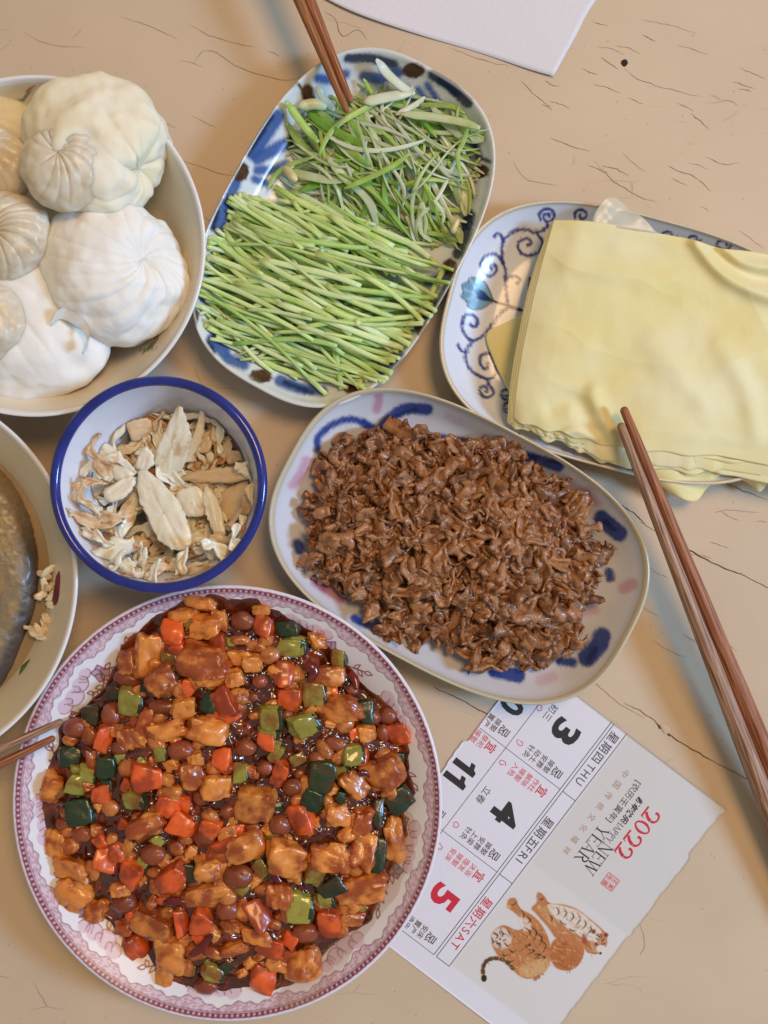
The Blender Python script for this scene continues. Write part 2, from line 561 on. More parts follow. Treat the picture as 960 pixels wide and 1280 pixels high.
# chipped spot where the dark wood shows, with a small raised rim of paint
cp = smooth_poly([(777, 76), (782, 74), (785, 78), (783, 82), (780, 83), (777, 80)], 3)
c0 = cp.mean(0)
v = np.concatenate([PV([c0[0]], [c0[1]], .0003), PV(cp[:, 0], cp[:, 1], .0004)])
f = [[0, 1 + i, 1 + (i + 1) % len(cp)] for i in range(len(cp))]
M_chip = mat('chip_dark', (38, 28, 26), rough=.8)
tag(link('paint_chip', mesh('paint_chip', v, f, False, M_chip), table), 'small black chip in the cream paint')
bp_ = smooth_poly([(826, 906), (834, 907), (838, 914), (832, 918), (827, 912)], 3)
v = np.concatenate([PV([831], [911], .0012), PV(bp_[:, 0], bp_[:, 1], .0003)])
link('paint_blister', mesh('paint_blister', v, [[0, 1 + i, 1 + (i + 1) % len(bp_)] for i in range(len(bp_))], True, mat('paint_flake', (206, 182, 150), rough=.5)), table)
# ------------------------------------------------------------------ dishes
class Dish:
    """an oblong or round dish; prof = (s, z) from centre to rim, then over the rim and down outside"""
    def __init__(self, cx, cy, a, b, n, ang, zrim, prof, nseg, nin, zfoot=0.0):
        self.cx, self.cy, self.a, self.b, self.n, self.ang, self.zr = cx, cy, a, b, n, ang, zrim
        self.prof = prof; self.nseg = nseg
        self.C = P(cx, cy, zrim)
        self.k = (CH - zrim) / CH / PPM

    def rad(self, phi):
        return 1.0 / (np.abs(np.cos(phi) / self.a) ** self.n + np.abs(np.sin(phi) / self.b) ** self.n) ** (1.0 / self.n)

    def build(self, name, inner, outer, paint, material, step=1.6):
        """inner: fine list of (s,z); outer: list of (s,z) from rim outwards and down"""
        S = np.array(inner + outer, float)
        phi = np.linspace(0, 2 * np.pi, self.nseg, endpoint=False)
        r = self.rad(phi)
        ca, sa = math.cos(self.ang), math.sin(self.ang)
        U = (r * np.cos(phi))[None, :] * S[:, 0][:, None]; V = (r * np.sin(phi))[None, :] * S[:, 0][:, None]
        px = U * ca - V * sa; py = U * sa + V * ca          # pixel directions, y down
        v = np.stack([self.C[0] + px * self.k, self.C[1] - py * self.k, np.repeat(S[:, 1][:, None], self.nseg, 1)], -1).reshape(-1, 3)
        f = ring_faces(len(S), self.nseg)[:, ::-1]
        qx, qy = to_px(v)
        s = np.repeat(S[:, 0], self.nseg); isin = np.repeat(np.arange(len(S)) < len(inner), self.nseg)
        th = np.tile(phi, len(S))
        col = paint(qx, qy, s, isin, th, v)
        # flip winding so the inside faces up: y is mirrored, so test one face
        a, b, c = v[f[0][0]], v[f[0][1]], v[f[0][2]]
        mid = f[len(f) // 4]
        nn = np.cross(v[mid[1]] - v[mid[0]], v[mid[2]] - v[mid[1]])
        if nn[2] < 0: f = f[:, ::-1]
        return mesh(name, v, f, True, material, col=col)

    def z_at(self, px, py, prof):
        """inside surface height near pixel (px,py)"""
        px = np.asarray(px, float); py = np.asarray(py, float)
        z = np.full(px.shape, 0.012)
        for _ in range(3):
            w = PV(px, py, z)
            dx = (w[..., 0] - self.C[0]) / self.k; dy = -(w[..., 1] - self.C[1]) / self.k
            ca, sa = math.cos(self.ang), math.sin(self.ang)
            u = dx * ca + dy * sa; vv = -dx * sa + dy * ca
            s = (np.abs(u / self.a) ** self.n + np.abs(vv / self.b) ** self.n) ** (1 / self.n)
            z = np.interp(s, [q[0] for q in prof], [q[1] for q in prof])
        return z


def fine(prof, ds):
    """resample a profile smoothly at spacing ds in s (and follow steep walls)"""
    p = smooth_line(prof, 8)
    out = [tuple(p[0])]
    acc = 0
    for i in range(1, len(p)):
        d = math.hypot(p[i][0] - p[i - 1][0], (p[i][1] - p[i - 1][1]) * 8)
        n = max(1, int(round(d / ds)))
        for k in range(1, n + 1):
            t = k / n
            out.append((p[i - 1][0] * (1 - t) + p[i][0] * t, p[i - 1][1] * (1 - t) + p[i][1] * t))
    return out


NAVY = (22, 34, 74); BLUE = (52, 88, 158); BROWN = (78, 44, 34)

# ---------- oblong dish with blue petals and brown dots (cucumber and scallion)
prof_c = [(0.0, .0045), (.55, .0045), (.74, .0060), (.86, .0105), (.94, .0195), (.975, .0262), (.99, .0275)]
outer_c = [(1.0, .0268), (.998, .0250), (.97, .0190), (.90, .0090), (.80, .0025), (.72, .0006), (.62, .0006), (.60, .002), (0.0, .002)]
d_cuc = Dish(429, 284, 228, 152, 2.8, RAD(-61), .0275, prof_c, 760, 0)


def paint_cuc(x, y, s, isin, th, v):
    p = Painter(x, y, (226, 229, 232))
    w = 1.2
    def nav(pts, wd, c=NAVY, soft=3.0): p.stroke(pts, wd, c, soft + 1, .94, wob=1.5)
    # blue washes first, darker cores on top
    for pts, wd in [([(346, 146), (330, 170), (316, 190)], 20), ([(366, 176), (345, 186), (322, 198)], 17), ([(358, 205), (342, 212), (322, 213)], 12),
                    ([(335, 230), (318, 224)], 10), ([(295, 228), (286, 250)], 14), ([(284, 258), (272, 282)], 18), ([(366, 104), (352, 112)], 10), ([(398, 98), (420, 100), (432, 92)], 12),
                    ([(456, 96), (478, 98), (497, 90)], 15), ([(508, 110), (516, 124)], 8), ([(522, 112), (534, 126)], 9), ([(534, 106), (548, 128)], 9), ([(500, 118), (498, 130)], 8),
                    ([(266, 424), (280, 440)], 16), ([(285, 448), (305, 456)], 14), ([(350, 476), (378, 486), (402, 488)], 15), ([(262, 345), (256, 372)], 14),
                    ([(592, 165), (593, 182), (598, 196)], 11), ([(552, 100), (572, 116)], 12), ([(478, 470), (500, 445)], 12), ([(540, 385), (520, 410)], 14), ([(588, 270), (580, 300)], 13), ([(300, 300), (330, 318)], 12), ([(560, 345), (535, 352)], 12)]:
        nav(pts, wd, BLUE, 4.0)
    for pts, wd in [([(338, 146), (324, 168), (310, 190)], 9), ([(368, 172), (362, 184)], 9), ([(436, 73), (462, 73), (492, 80)], 12), ([(542, 94), (562, 106), (584, 128)], 15),
                    ([(592, 166), (593, 182)], 5), ([(560, 92), (575, 103)], 7), ([(586, 268), (580, 296), (572, 318)], 14), ([(566, 345), (552, 372), (536, 394)], 11), ([(356, 478), (390, 491)], 6),
                    ([(246, 340), (252, 360)], 8), ([(600, 198), (612, 202)], 5), ([(275, 250), (266, 286)], 6), ([(260, 428), (268, 440)], 6), ([(500, 452), (488, 468)], 8), ([(290, 210), (283, 228)], 5)]:
        nav(pts, wd, NAVY, 3.0)
    for cx, cy, rx, ry in [(517, 88, 14, 10), (300, 214, 11, 13), (384, 116, 8, 11), (599, 214, 13, 9), (562, 334, 9, 11), (326, 470, 14, 9), (243, 395, 6, 12), (440, 486, 10, 6), (528, 412, 9, 9)]:
        p.spot(cx, cy, rx, BROWN, 2.5, 1, ry, wob=2)
    p.stroke([(372, 104), (380, 114), (392, 122)], 4, BROWN, 2)
    m = s > .978
    rim = lin((214, 208, 194))
    p.c[m] = p.c[m] * .55 + rim * .45
    out = ~isin
    p.c[out & (s < .99)] = lin((214, 208, 196))
    return p.c


me = d_cuc.build('blue_petal_dish', fine(prof_c, .011), outer_c, paint_cuc, M_glaze)
tag(link('oblong_dish', me), 'oblong white dish with blue petals and brown dots, under the cucumber and scallion shreds', 'dish')

# ---------- oblong dish with blue scrolls (tofu skin sheets)
prof_s = [(0.0, .0045), (.60, .0045), (.76, .0058), (.88, .0110), (.955, .0185), (.98, .0220), (.99, .0225)]
outer_s = [(1.0, .0220), (.998, .0200), (.97, .0150), (.90, .0075), (.80, .0022), (.72, .0006), (.62, .0006), (.60, .002), (0.0, .002)]
d_sh = Dish(788, 428, 236, 160, 2.9, RAD(15), .0225, prof_s, 760, 0)
SCR = (34, 54, 132)


def paint_scroll(x, y, s, isin, th, v):
    p = Painter(x, y, (222, 224, 232))
    Z = lambda pts: [(550 + a / 4.267, 240 + b / 4.267) for a, b in pts]
    W = 4.0
    for pts in [
        [(430, 628), (367, 608), (355, 540), (350, 470), (348, 420), (335, 370), (330, 300), (345, 250), (400, 208), (460, 200), (500, 215), (545, 205), (575, 180), (560, 150)],
        [(520, 225), (548, 270), (525, 320), (478, 340), (432, 325), (415, 285), (435, 255), (470, 250), (487, 270), (468, 285)],
        [(340, 375), (295, 332), (243, 343), (217, 390), (235, 432), (270, 450), (300, 420), (292, 388), (268, 395), (276, 412)],
        [(352, 470), (372, 455), (405, 450), (428, 468), (413, 488)],
        [(290, 238), (305, 222), (328, 235), (336, 262)],
        [(540, 150), (528, 120), (555, 92), (600, 100), (607, 135), (580, 160), (555, 148), (556, 122), (580, 118), (584, 134)],
        [(720, 135), (722, 105), (760, 95), (782, 120), (765, 142), (745, 138), (745, 120)],
        [(400, 618), (367, 615), (315, 655), (270, 718), (225, 768), (178, 793), (135, 765), (116, 705), (138, 655), (185, 662), (200, 698), (182, 722), (162, 704)],
        [(272, 708), (275, 732), (290, 745)],
        [(172, 800), (140, 842), (138, 900), (172, 958), (232, 992), (280, 990), (298, 962), (290, 900), (262, 862), (222, 868), (212, 905), (232, 942), (255, 938), (258, 915)],
        [(140, 858), (108, 842), (96, 815)],
        [(252, 1000), (262, 1030), (285, 1065), (268, 1092), (232, 1090), (213, 1058), (228, 1036), (252, 1050), (248, 1068)],
        [(480, 460), (478, 500), (482, 545)],
    ]:
        p.stroke(Z(pts), W, SCR, 1.8, .95, wob=1.6)
    for c in [(360, 1080), (372, 1150)]:
        q = [(c[0] + 32 * math.cos(a) * k, c[1] + 30 * math.sin(a) * k) for a, k in [(0, 1), (1, 1), (2, 1), (3, 1), (4, 1), (5, .9), (6, .6), (7.2, .35), (8.5, .3)]]
        p.stroke(Z(q), 3.6, (52, 62, 84), 1.8, .95, wob=1.2)
    for c, r in [((803, 284), 8), ((836, 296), 10), ((868, 300), 8), ((905, 306), 9)]:
        q = [(c[0] + r * math.cos(a) * k, c[1] + r * .7 * math.sin(a) * k) for a, k in [(0, 1), (1, 1), (2, 1), (3, 1), (4, 1), (5, .8), (6.5, .4)]]
        p.stroke(q, 3.4, (40, 48, 86), 1.8, .9, wob=1)
    # lower rim scrolls that show under the sheets
    # flower
    fl = Z([(285, 580), (262, 520), (240, 482), (205, 462), (165, 455), (150, 478), (118, 495), (122, 530), (112, 560), (140, 580), (148, 610), (180, 628), (225, 622), (262, 598)])
    p.poly(fl, (118, 158, 180), 1.5, 1, sm=4)
    for a, b in [((205, 545), (165, 470)), ((205, 545), (125, 520)), ((205, 545), (130, 580)), ((205, 545), (175, 620)), ((215, 540), (235, 490))]:
        p.stroke(Z([a, b]), 2.4, (176, 205, 220), 2.2, .7)
    p.poly(Z([(196, 520), (228, 525), (262, 560), (285, 582), (240, 582), (196, 565)]), (30, 52, 110), 1.5, 1, sm=4)
    p.stroke(np.vstack([fl, fl[:1]]) if not isinstance(fl, list) else fl + fl[:1], 1.5, (42, 46, 60), 1.2, .9)
    p.stroke(Z([(250, 565), (300, 588), (365, 605), (440, 632)]), 3.0, (34, 40, 64), 1.4)
    m = s > .972
    p.c[m] = lin((206, 194, 172))
    p.c[(~isin) & (s < .995)] = lin((206, 196, 176))
    return p.c


me = d_sh.build('blue_scroll_dish', fine(prof_s, .011), outer_s, paint_scroll, M_glaze)
tag(link('oblong_dish', me), 'oblong white dish with blue scrollwork and a teal flower, under the yellow sheets', 'dish')

# ---------- oblong dish with blue and pink brush strokes (shredded meat)
prof_m = [(0.0, .0050), (.55, .0050), (.72, .0066), (.85, .0120), (.94, .0215), (.975, .0275), (.988, .0290)]
outer_m = [(1.0, .0284), (.998, .0262), (.97, .0200), (.90, .0100), (.80, .0028), (.72, .0006), (.62, .0006), (.60, .002), (0.0, .002)]
d_mt = Dish(574, 683, 241, 159, 2.8, RAD(28), .0290, prof_m, 760, 0)
COB = (34, 62, 140); PINK = (196, 112, 150)


def paint_meat(x, y, s, isin, th, v):
    p = Painter(x, y, (214, 212, 218))
    for pts, wd in [([(397, 562), (398, 546), (415, 531), (440, 524), (465, 536)], 9), ([(475, 537), (488, 522), (508, 511), (534, 512)], 15), ([(455, 526), (470, 536)], 7),
                    ([(520, 551), (545, 546), (588, 552)], 8), ([(625, 566), (660, 571), (698, 583)], 14), ([(752, 648), (774, 667)], 21), ([(761, 715), (763, 722)], 12),
                    ([(734, 822), (748, 806), (752, 796)], 24), ([(618, 838), (648, 845)], 18), ([(372, 680), (375, 687)], 14), ([(443, 773), (470, 784), (512, 788)], 11), ([(700, 826), (716, 828)], 12)]:
        p.stroke(pts, wd, COB, 3.5, .95, wob=1.4)
    for pts, wd in [([(700, 578), (655, 569)], 6), ([(736, 826), (744, 812)], 8), ([(490, 522), (520, 512)], 6), ([(756, 652), (768, 662)], 7)]:
        p.stroke(pts, wd, (20, 32, 74), 3, .6, wob=2)
    for pts, wd, o in [([(474, 496), (471, 512)], 11, .65), ([(366, 606), (376, 592), (383, 576)], 12, .6), ([(396, 728), (412, 738), (428, 748)], 14, .75), ([(780, 735), (790, 730)], 15, .55),
                       ([(738, 612), (746, 628)], 10, .4), ([(676, 850), (690, 846)], 14, .35), ([(728, 766), (744, 762)], 12, .45), ([(560, 520), (575, 528)], 10, .2)]:
        p.stroke(pts, wd, PINK, 5, o, wob=2)
    p.stroke([(392, 722), (404, 735)], 8, (120, 84, 180), 5, .45)
    sp = n2(x, y, 5, 44, 2)
    m = (sp > .62)
    p.c[m] = p.c[m] * .93
    m = s > .966
    p.c[m] = lin((200, 188, 164))
    p.c[(~isin) & (s < .995)] = lin((206, 198, 178))
    return p.c


me = d_mt.build('brush_stroke_dish', fine(prof_m, .011), outer_m, paint_meat, M_glaze)
tag(link('oblong_dish', me), 'oblong white dish with blue and pink brush strokes, under the shredded brown meat', 'dish')

# ---------- round transferware plate
RP = 269.0
prof_r = [(0.0, .0060), (.45, .0060), (.60, .0075), (.72, .0145), (.80, .0215), (.90, .0290), (.975, .0343), (.99, .0350)]
outer_r = [(1.0, .0345), (.998, .0330), (.97, .0312), (.88, .0250), (.78, .0170), (.68, .0095), (.58, .0030), (.54, .0006), (.50, .0006), (.49, .003), (0.0, .003)]
PCX, PCY = 284.0, 1004.5
d_red = Dish(PCX, PCY, RP, RP * 1.015, 2.0, 0.0, .0350, prof_r, 1500, 0)


def paint_red(x, y, s, isin, th, v):
    rg = random.Random(5)
    t = th * RP; r = s * RP
    p = Painter(t, r, (230, 228, 234))
    L = 2 * math.pi * RP
    MA = (142, 52, 74); MV = (200, 160, 180); DK = (104, 48, 70); GR = (112, 116, 96); BL = (150, 152, 186)
    inside = isin
    # mauve border band with a scalloped inner outline
    per = L / 14.0
    sc = 247.5 + 4.5 * np.abs(np.sin(t / per * np.pi)) + 2.6 * np.sin(t / per * np.pi * 4) + 1.2 * np.sin(t / per * np.pi * 14)
    def lay(mask, col, op=1.0):
        o = (op * mask)[:, None] if isinstance(mask, np.ndarray) and mask.dtype != bool else (mask * op)[:, None]
        p.c = p.c * (1 - o) + lin(col) * o
    band = np.clip((r - sc) / 1.2 + .5, 0, 1)
    lay(band, MV, .72)
    # lace inside the band
    lace = np.sin(t * .55 + 2.2 * np.sin(r * .8)) * np.sin(r * .95 + 1.7 * np.sin(t * .23))
    lay(band * np.clip((lace - .15) * 3, 0, 1), MA, .36)
    lay(band * np.clip((-lace - .35) * 3, 0, 1), (228, 212, 222), .8)
    lay(np.clip(1 - np.abs(r - sc) / 1.1, 0, 1), DK, .8)
    lay(np.clip(1 - np.abs(r - 258.3) / .8, 0, 1), DK, .7)
    # beaded outer band
    bead = np.clip((r - 259.3) / .8, 0, 1) * np.clip((265.3 - r) / .8, 0, 1)
    lay(bead, (128, 56, 74), .95)
    dots = np.clip(1.0 - np.abs(((t / 7.0) % 1) - .5) * 7.0 / 1.9, 0, 1) * np.clip(1 - np.abs(r - 262.2) / 1.9, 0, 1)
    lay(np.clip(dots * 2.2, 0, 1), (222, 200, 208), .85)
    lay(np.clip((r - 265.6) / .8, 0, 1), (226, 224, 232), 1)
    # clusters: big scroll cartouches, flowers, leafy sprigs
    nc = 9
    for k in range(nc):
        T = (k + .35) * L / nc + rg.uniform(-6, 6)
        # cartouche leaning out of the band
        for dx, rr, rad in [(-26, 238, 13), (-8, 234, 16), (12, 237, 14), (28, 241, 10)]:
            p.spot(T + dx, rr, rad * .9, (212, 178, 194), 1.5, .7, rad * .62)
            q = [(T + dx + rad * .9 * math.cos(a), rr + rad * .62 * math.sin(a)) for a in np.linspace(math.pi * .95, math.pi * 2.1, 8)]
            p.stroke(q, 1.2, MA, 1.0, .85, sm=3)
        for dx in (-18, 2, 20):
            q = [(T + dx - 6, 240), (T + dx, 233), (T + dx + 6, 236), (T + dx + 3, 242)]
            p.stroke(q, 1.4, DK, 1.0, .7)
        # flower and sprigs
        fx = T + 42
        p.flower(fx, 226, 13, (186, 160, 186) if k % 3 else BL, MA, 5, rg.uniform(0, 1), GR)
        p.flower(fx + 15, 212, 8, (196, 178, 200), DK, 5, rg.uniform(0, 1), DK)
        p.sprig([(fx + 6, 228), (fx + 26, 220), (fx + 44, 226), (fx + 62, 234)], MA, None, rg, 11, 11, 5)
        p.sprig([(fx, 222), (fx - 18, 214), (fx - 34, 218), (fx - 52, 206)], MA, None, rg, 12, 11, 6)
        p.sprig([(fx + 10, 212), (fx + 30, 203), (fx + 50, 207)], GR, (176, 184, 160), rg, 12, 12, 6)
        p.sprig([(fx - 8, 212), (fx - 16, 198), (fx - 30, 190)], MA, (206, 188, 204), rg, 10, 10, 5)
        p.flower(T - 34, 222, 8, (190, 158, 180), MA, 5, rg.uniform(0, 1))
        for j in range(3):
            p.spot(T + rg.uniform(-30, 30), rg.uniform(206, 222), 2.2, GR, 1, .6)
    # patchy sauce oil left around the food
    oil = np.clip((n2(x, y, 60, 12, 3) + .25) * 2.2, 0, 1) * np.clip((222 - r) / 22, 0, 1)
    film = (x > 330) * np.clip((236 - r) / 30, 0, 1) * .14  # tan shade painted into the glaze on the plate's right side
    lay(np.maximum(oil * .22, film), (200, 176, 142), 1)
    p.c[~isin & (s < .99)] = lin((218, 212, 214))
    return p.c


inn = [q for q in fine(prof_r, .02) if q[0] < .66] + [q for q in fine(prof_r, .0042) if q[0] >= .66]
me = d_red.build('floral_transferware_plate', inn, outer_r, paint_red, M_glaze_plate)
tag(link('dinner_plate', me), 'large round plate with maroon floral border, under the diced chicken', 'plate')


# ---------- bowls
def lathe(name, cx, cy, R, zr, inner, outer, material, nseg=160, paint=None):
    d = Dish(cx, cy, R, R, 2.0, 0.0, zr, inner, nseg, 0)
    p = paint or (lambda x, y, s, i, th, v: np.tile(lin((225, 220, 212)), (len(x), 1)))
    return d, d.build(name, fine(inner, .03), outer, p, material)


def paint_steam(x, y, s, isin, th, v):
    p = Painter(x, y, (226, 217, 200))
    t = th * 214
    m = (s > .965) | ~isin
    p.c[m] = lin((236, 234, 236))
    # little leaf sprigs with red tips printed on the wall
    for (a, b) in [(188, 435), (30, 125), (10, 470)]:
        p.stroke([(a - 12, b + 8), (a, b - 2), (a + 10, b - 12)], 4, (70, 96, 60), 1.5, .9, taper=True)
        p.stroke([(a - 16, b + 2), (a - 4, b + 2), (a + 8, b)], 3, (92, 110, 70), 1.5, .8, taper=True)
        p.stroke([(a + 4, b - 12), (a + 11, b - 17)], 3, (170, 60, 60), 1.5, .9)
    return p.c


in_b = [(0, .006), (.30, .006), (.50, .010), (.68, .020), (.84, .038), (.94, .052), (.975, .0585), (.985, .0595)]
out_b = [(.994, .0598), (1.0, .0590), (.998, .0575), (.96, .0500), (.86, .0350), (.70, .0165), (.52, .006), (.45, .004), (.44, .0006), (.38, .0006), (.37, .003), (0, .003)]
d_bun, me = lathe('round_white_bowl', 43, 307, 214, .0595, in_b, out_b, M_glaze, 260, paint_steam)
tag(link('round_bowl', me), 'large white bowl with cream inside, full of steamed buns', 'bowl')


def paint_fish(x, y, s, isin, th, v):
    p = Painter(x, y, (214, 203, 180))
    m = (s > .972) | ~isin
    p.c[m] = lin((236, 234, 236))
    return p.c


in_f = [(0, .006), (.35, .006), (.56, .011), (.72, .022), (.86, .037), (.95, .047), (.98, .0505), (.986, .051)]
out_f = [(.994, .0513), (1.0, .0506), (.998, .0490), (.96, .0425), (.86, .0310), (.70, .0160), (.52, .006), (.45, .004), (.44, .0006), (.38, .0006), (.37, .003), (0, .003)]
d_fish, me = lathe('fish_bowl', -151.5, 723, 248.6, .051, in_f, out_f, M_glaze, 260, paint_fish)
tag(link('round_bowl', me), 'white bowl cut by the left edge, holding braised fish in broth', 'bowl')

# enamel bowl with a rolled blue rim
ECX, ECY, ER, EZ = 198.5, 605.5, 129.5, .064


def paint_enam(x, y, s, isin, th, v):
    p = Painter(x, y, (226, 226, 236))
    sp = n2(x, y, 3, 77, 2)
    p.c[(sp > .78) & isin] = lin((150, 150, 160))
    return p.c


in_e = [(0, .004), (.42, .004), (.56, .008), (.68, .019), (.80, .035), (.90, .051), (.965, .0615), (.99, .0645)]
out_e = [(1.0, .0645), (.985, .0600), (.93, .0510), (.83, .0350), (.70, .0165), (.58, .0045), (.50, .0025), (.48, .0006), (.42, .0006), (.41, .0022), (0, .0022)]
en = thing('enamel_bowl', P(ECX, ECY, 0), 'white enamel bowl with a thick cobalt blue rim, holding torn pale flakes', 'bowl')
d_en, me = lathe('enamel_bowl_body', ECX, ECY, ER, EZ, in_e, out_e, M_glaze, 200, paint_enam)
o = link('bowl_body', me, en); o.matrix_parent_inverse = Matrix.Translation(-en.location)
M_bluerim = mat('blue_enamel', ((30, 38, 116), (38, 48, 136)), scale=60, rough=0.16, coat=.4, coat_r=.05, bump=.1, bscale=80, bdist=.001)
k = (CH - EZ) / CH / PPM
nr_, nt_ = 200, 16
A = np.linspace(0, 2 * np.pi, nr_, endpoint=False)[:, None]; B = np.linspace(0, 2 * np.pi, nt_, endpoint=False)[None, :]
C = P(ECX, ECY, EZ)
rr = ER * k + (.0029 + .00012 * np.sin(A * 3)) * np.cos(B)
v = np.stack([C[0] + rr * np.cos(A), C[1] + rr * np.sin(A), EZ + .0030 * np.sin(B) + 0 * A], -1).reshape(-1, 3)
i = np.arange(nr_)[:, None]; j = np.arange(nt_)[None, :]
f = np.stack([i * nt_ + j, ((i + 1) % nr_) * nt_ + j, ((i + 1) % nr_) * nt_ + (j + 1) % nt_, i * nt_ + (j + 1) % nt_], -1).reshape(-1, 4)
o = link('bowl_rim', mesh('bowl_rim', v, f, True, M_bluerim), en); o.matrix_parent_inverse = Matrix.Translation(-en.location)
# ------------------------------------------------------------------ food shapes
def chunk(seed, n=7, rnd=.25, amp=.16, fscale=1.2, cut=True, fine_amp=.03):
    """an irregular cut piece, about 2 across: a cube pulled towards a ball, sheared by cuts, roughened"""
    rg = np.random.RandomState(seed)
    v, f = cube_sphere(n)
    r = np.linalg.norm(v, axis=1, keepdims=True)
    ball = v / r * 1.15
    v = v * (1 - rnd) + ball * rnd
    if cut:
        c = rg.uniform(-.28, .28, 4)
        v[:, 0] += c[0] * v[:, 2] + c[1] * v[:, 1] * .6
        v[:, 1] *= 1 + c[2] * v[:, 0]
        v[:, 2] *= 1 + c[3] * v[:, 0]
    d = v / (np.linalg.norm(v, axis=1, keepdims=True) + 1e-9)
    v = v + d * (amp * fbm(v * fscale + seed * 3.1, seed, 2))[:, None] + d * (fine_amp * fbm(v * 5 + seed, seed + 3, 2))[:, None]
    return v, f


def meat_chunk(seed):
    """chicken: fibrous lobes and torn ridges"""
    rg = np.random.RandomState(seed)
    v, f = cube_sphere(12)
    r = np.linalg.norm(v, axis=1, keepdims=True)
    v = v * .5 + v / r * 1.15 * .5
    a = rg.uniform(0, 6.28)
    fx = v[:, 0] * math.cos(a) + v[:, 1] * math.sin(a)
    d = v / np.linalg.norm(v, axis=1, keepdims=True)
    lump = fbm(v * 1.0 + seed * 7.7, seed, 2) * .42
    w = fbm(v * 1.3 + 4.2 + seed, seed + 1, 2)
    rid = 1 - np.abs(np.sin(fx * 4.0 + w * 3.0))
    v = v + d * (lump - .16 * rid ** 3 + .05 * fbm(v * 4.5 + seed, seed + 9, 2))[:, None]
    v[:, 0] *= rg.uniform(.95, 1.25); v[:, 1] *= rg.uniform(.75, 1.0)
    v[:, 0] += .25 * rg.uniform(-1, 1) * v[:, 1]
    return v, f


def bean(seed, el=1.25):
    v, f = cube_sphere(8)
    v = v / np.linalg.norm(v, axis=1, keepdims=True)
    d = v.copy()
    v[:, 0] *= el
    v = v + d * (.16 * fbm(v * 1.6 + seed, seed, 2) + .05 * fbm(v * 6 + seed, seed + 2, 2))[:, None]
    return v, f


def zrot(v, a):
    c, s = math.cos(a), math.sin(a)
    return np.stack([v[:, 0] * c - v[:, 1] * s, v[:, 0] * s + v[:, 1] * c, v[:, 2]], 1)


SAUCE = (128, 46, 12)
def sauced(name, base, base2, sauce=(140, 50, 14), lo=.46, hi=.66, rough=.22, sss=.12, scale=130, bump=.3, bscale=500, coat=.4, rand=.12, stretch=None):
    """food colour under an uneven film of glossy brown-red sauce"""
    m, t, b = nt(name)
    tc = N(t, 'ShaderNodeTexCoord'); oi = N(t, 'ShaderNodeObjectInfo')
    geo = N(t, 'ShaderNodeNewGeometry')
    src = geo.outputs['Position']
    n1 = N(t, 'ShaderNodeTexNoise'); n1.inputs['Scale'].default_value = scale * 2.2; n1.inputs['Detail'].default_value = 4
    t.links.new(src, n1.inputs[0])
    c1 = N(t, 'ShaderNodeMix', data_type='RGBA'); c1.inputs['A'].default_value = L4(base); c1.inputs['B'].default_value = L4(base2)
    t.links.new(n1.outputs['Fac'], c1.inputs['Factor'])
    n2_ = N(t, 'ShaderNodeTexNoise'); n2_.inputs['Scale'].default_value = scale; n2_.inputs['Detail'].default_value = 5
    t.links.new(src, n2_.inputs[0])
    mr = N(t, 'ShaderNodeMapRange'); mr.inputs['From Min'].default_value = lo; mr.inputs['From Max'].default_value = hi
    mr.interpolation_type = 'SMOOTHSTEP'
    sh = N(t, 'ShaderNodeMath', operation='MULTIPLY_ADD'); sh.inputs[1].default_value = .22; sh.inputs[2].default_value = -.11
    t.links.new(oi.outputs['Random'], sh.inputs[0])
    ad = N(t, 'ShaderNodeMath', operation='ADD'); t.links.new(n2_.outputs['Fac'], ad.inputs[0]); t.links.new(sh.outputs[0], ad.inputs[1])
    t.links.new(ad.outputs[0], mr.inputs['Value'])
    c2 = N(t, 'ShaderNodeMix', data_type='RGBA'); c2.inputs['B'].default_value = L4(sauce)
    t.links.new(c1.outputs['Result'], c2.inputs['A']); t.links.new(mr.outputs[0], c2.inputs['Factor'])
    hsv = N(t, 'ShaderNodeHueSaturation')
    v = N(t, 'ShaderNodeMapRange'); v.inputs['To Min'].default_value = 1 - rand; v.inputs['To Max'].default_value = 1 + rand
    fr = N(t, 'ShaderNodeMath', operation='MULTIPLY'); fr.inputs[1].default_value = 31.7; t.links.new(oi.outputs['Random'], fr.inputs[0])
    fc = N(t, 'ShaderNodeMath', operation='FRACT'); t.links.new(fr.outputs[0], fc.inputs[0]); t.links.new(fc.outputs[0], v.inputs['Value'])
    t.links.new(v.outputs[0], hsv.inputs['Value']); t.links.new(c2.outputs['Result'], hsv.inputs['Color'])
    t.links.new(hsv.outputs[0], b.inputs['Base Color'])
    b.inputs['Roughness'].default_value = rough
    b.inputs['Coat Weight'].default_value = coat; b.inputs['Coat Roughness'].default_value = .12
    b.inputs['Subsurface Weight'].default_value = sss; b.inputs['Subsurface Scale'].default_value = .006
    b.inputs['Subsurface Radius'].default_value = (1, .4, .15)
    bn = N(t, 'ShaderNodeTexNoise'); bn.inputs['Scale'].default_value = bscale; bn.inputs['Detail'].default_value = 4
    if stretch:
        mp = N(t, 'ShaderNodeMapping'); mp.inputs['Scale'].default_value = stretch
        t.links.new(tc.outputs['Object'], mp.inputs[0]); t.links.new(mp.outputs[0], bn.inputs[0])
    else:
        t.links.new(src, bn.inputs[0])
    bp = N(t, 'ShaderNodeBump'); bp.inputs['Strength'].default_value = bump; bp.inputs['Distance'].default_value = .0006
    t.links.new(bn.outputs['Fac'], bp.inputs['Height']); t.links.new(bp.outputs[0], b.inputs['Normal'])
    return m


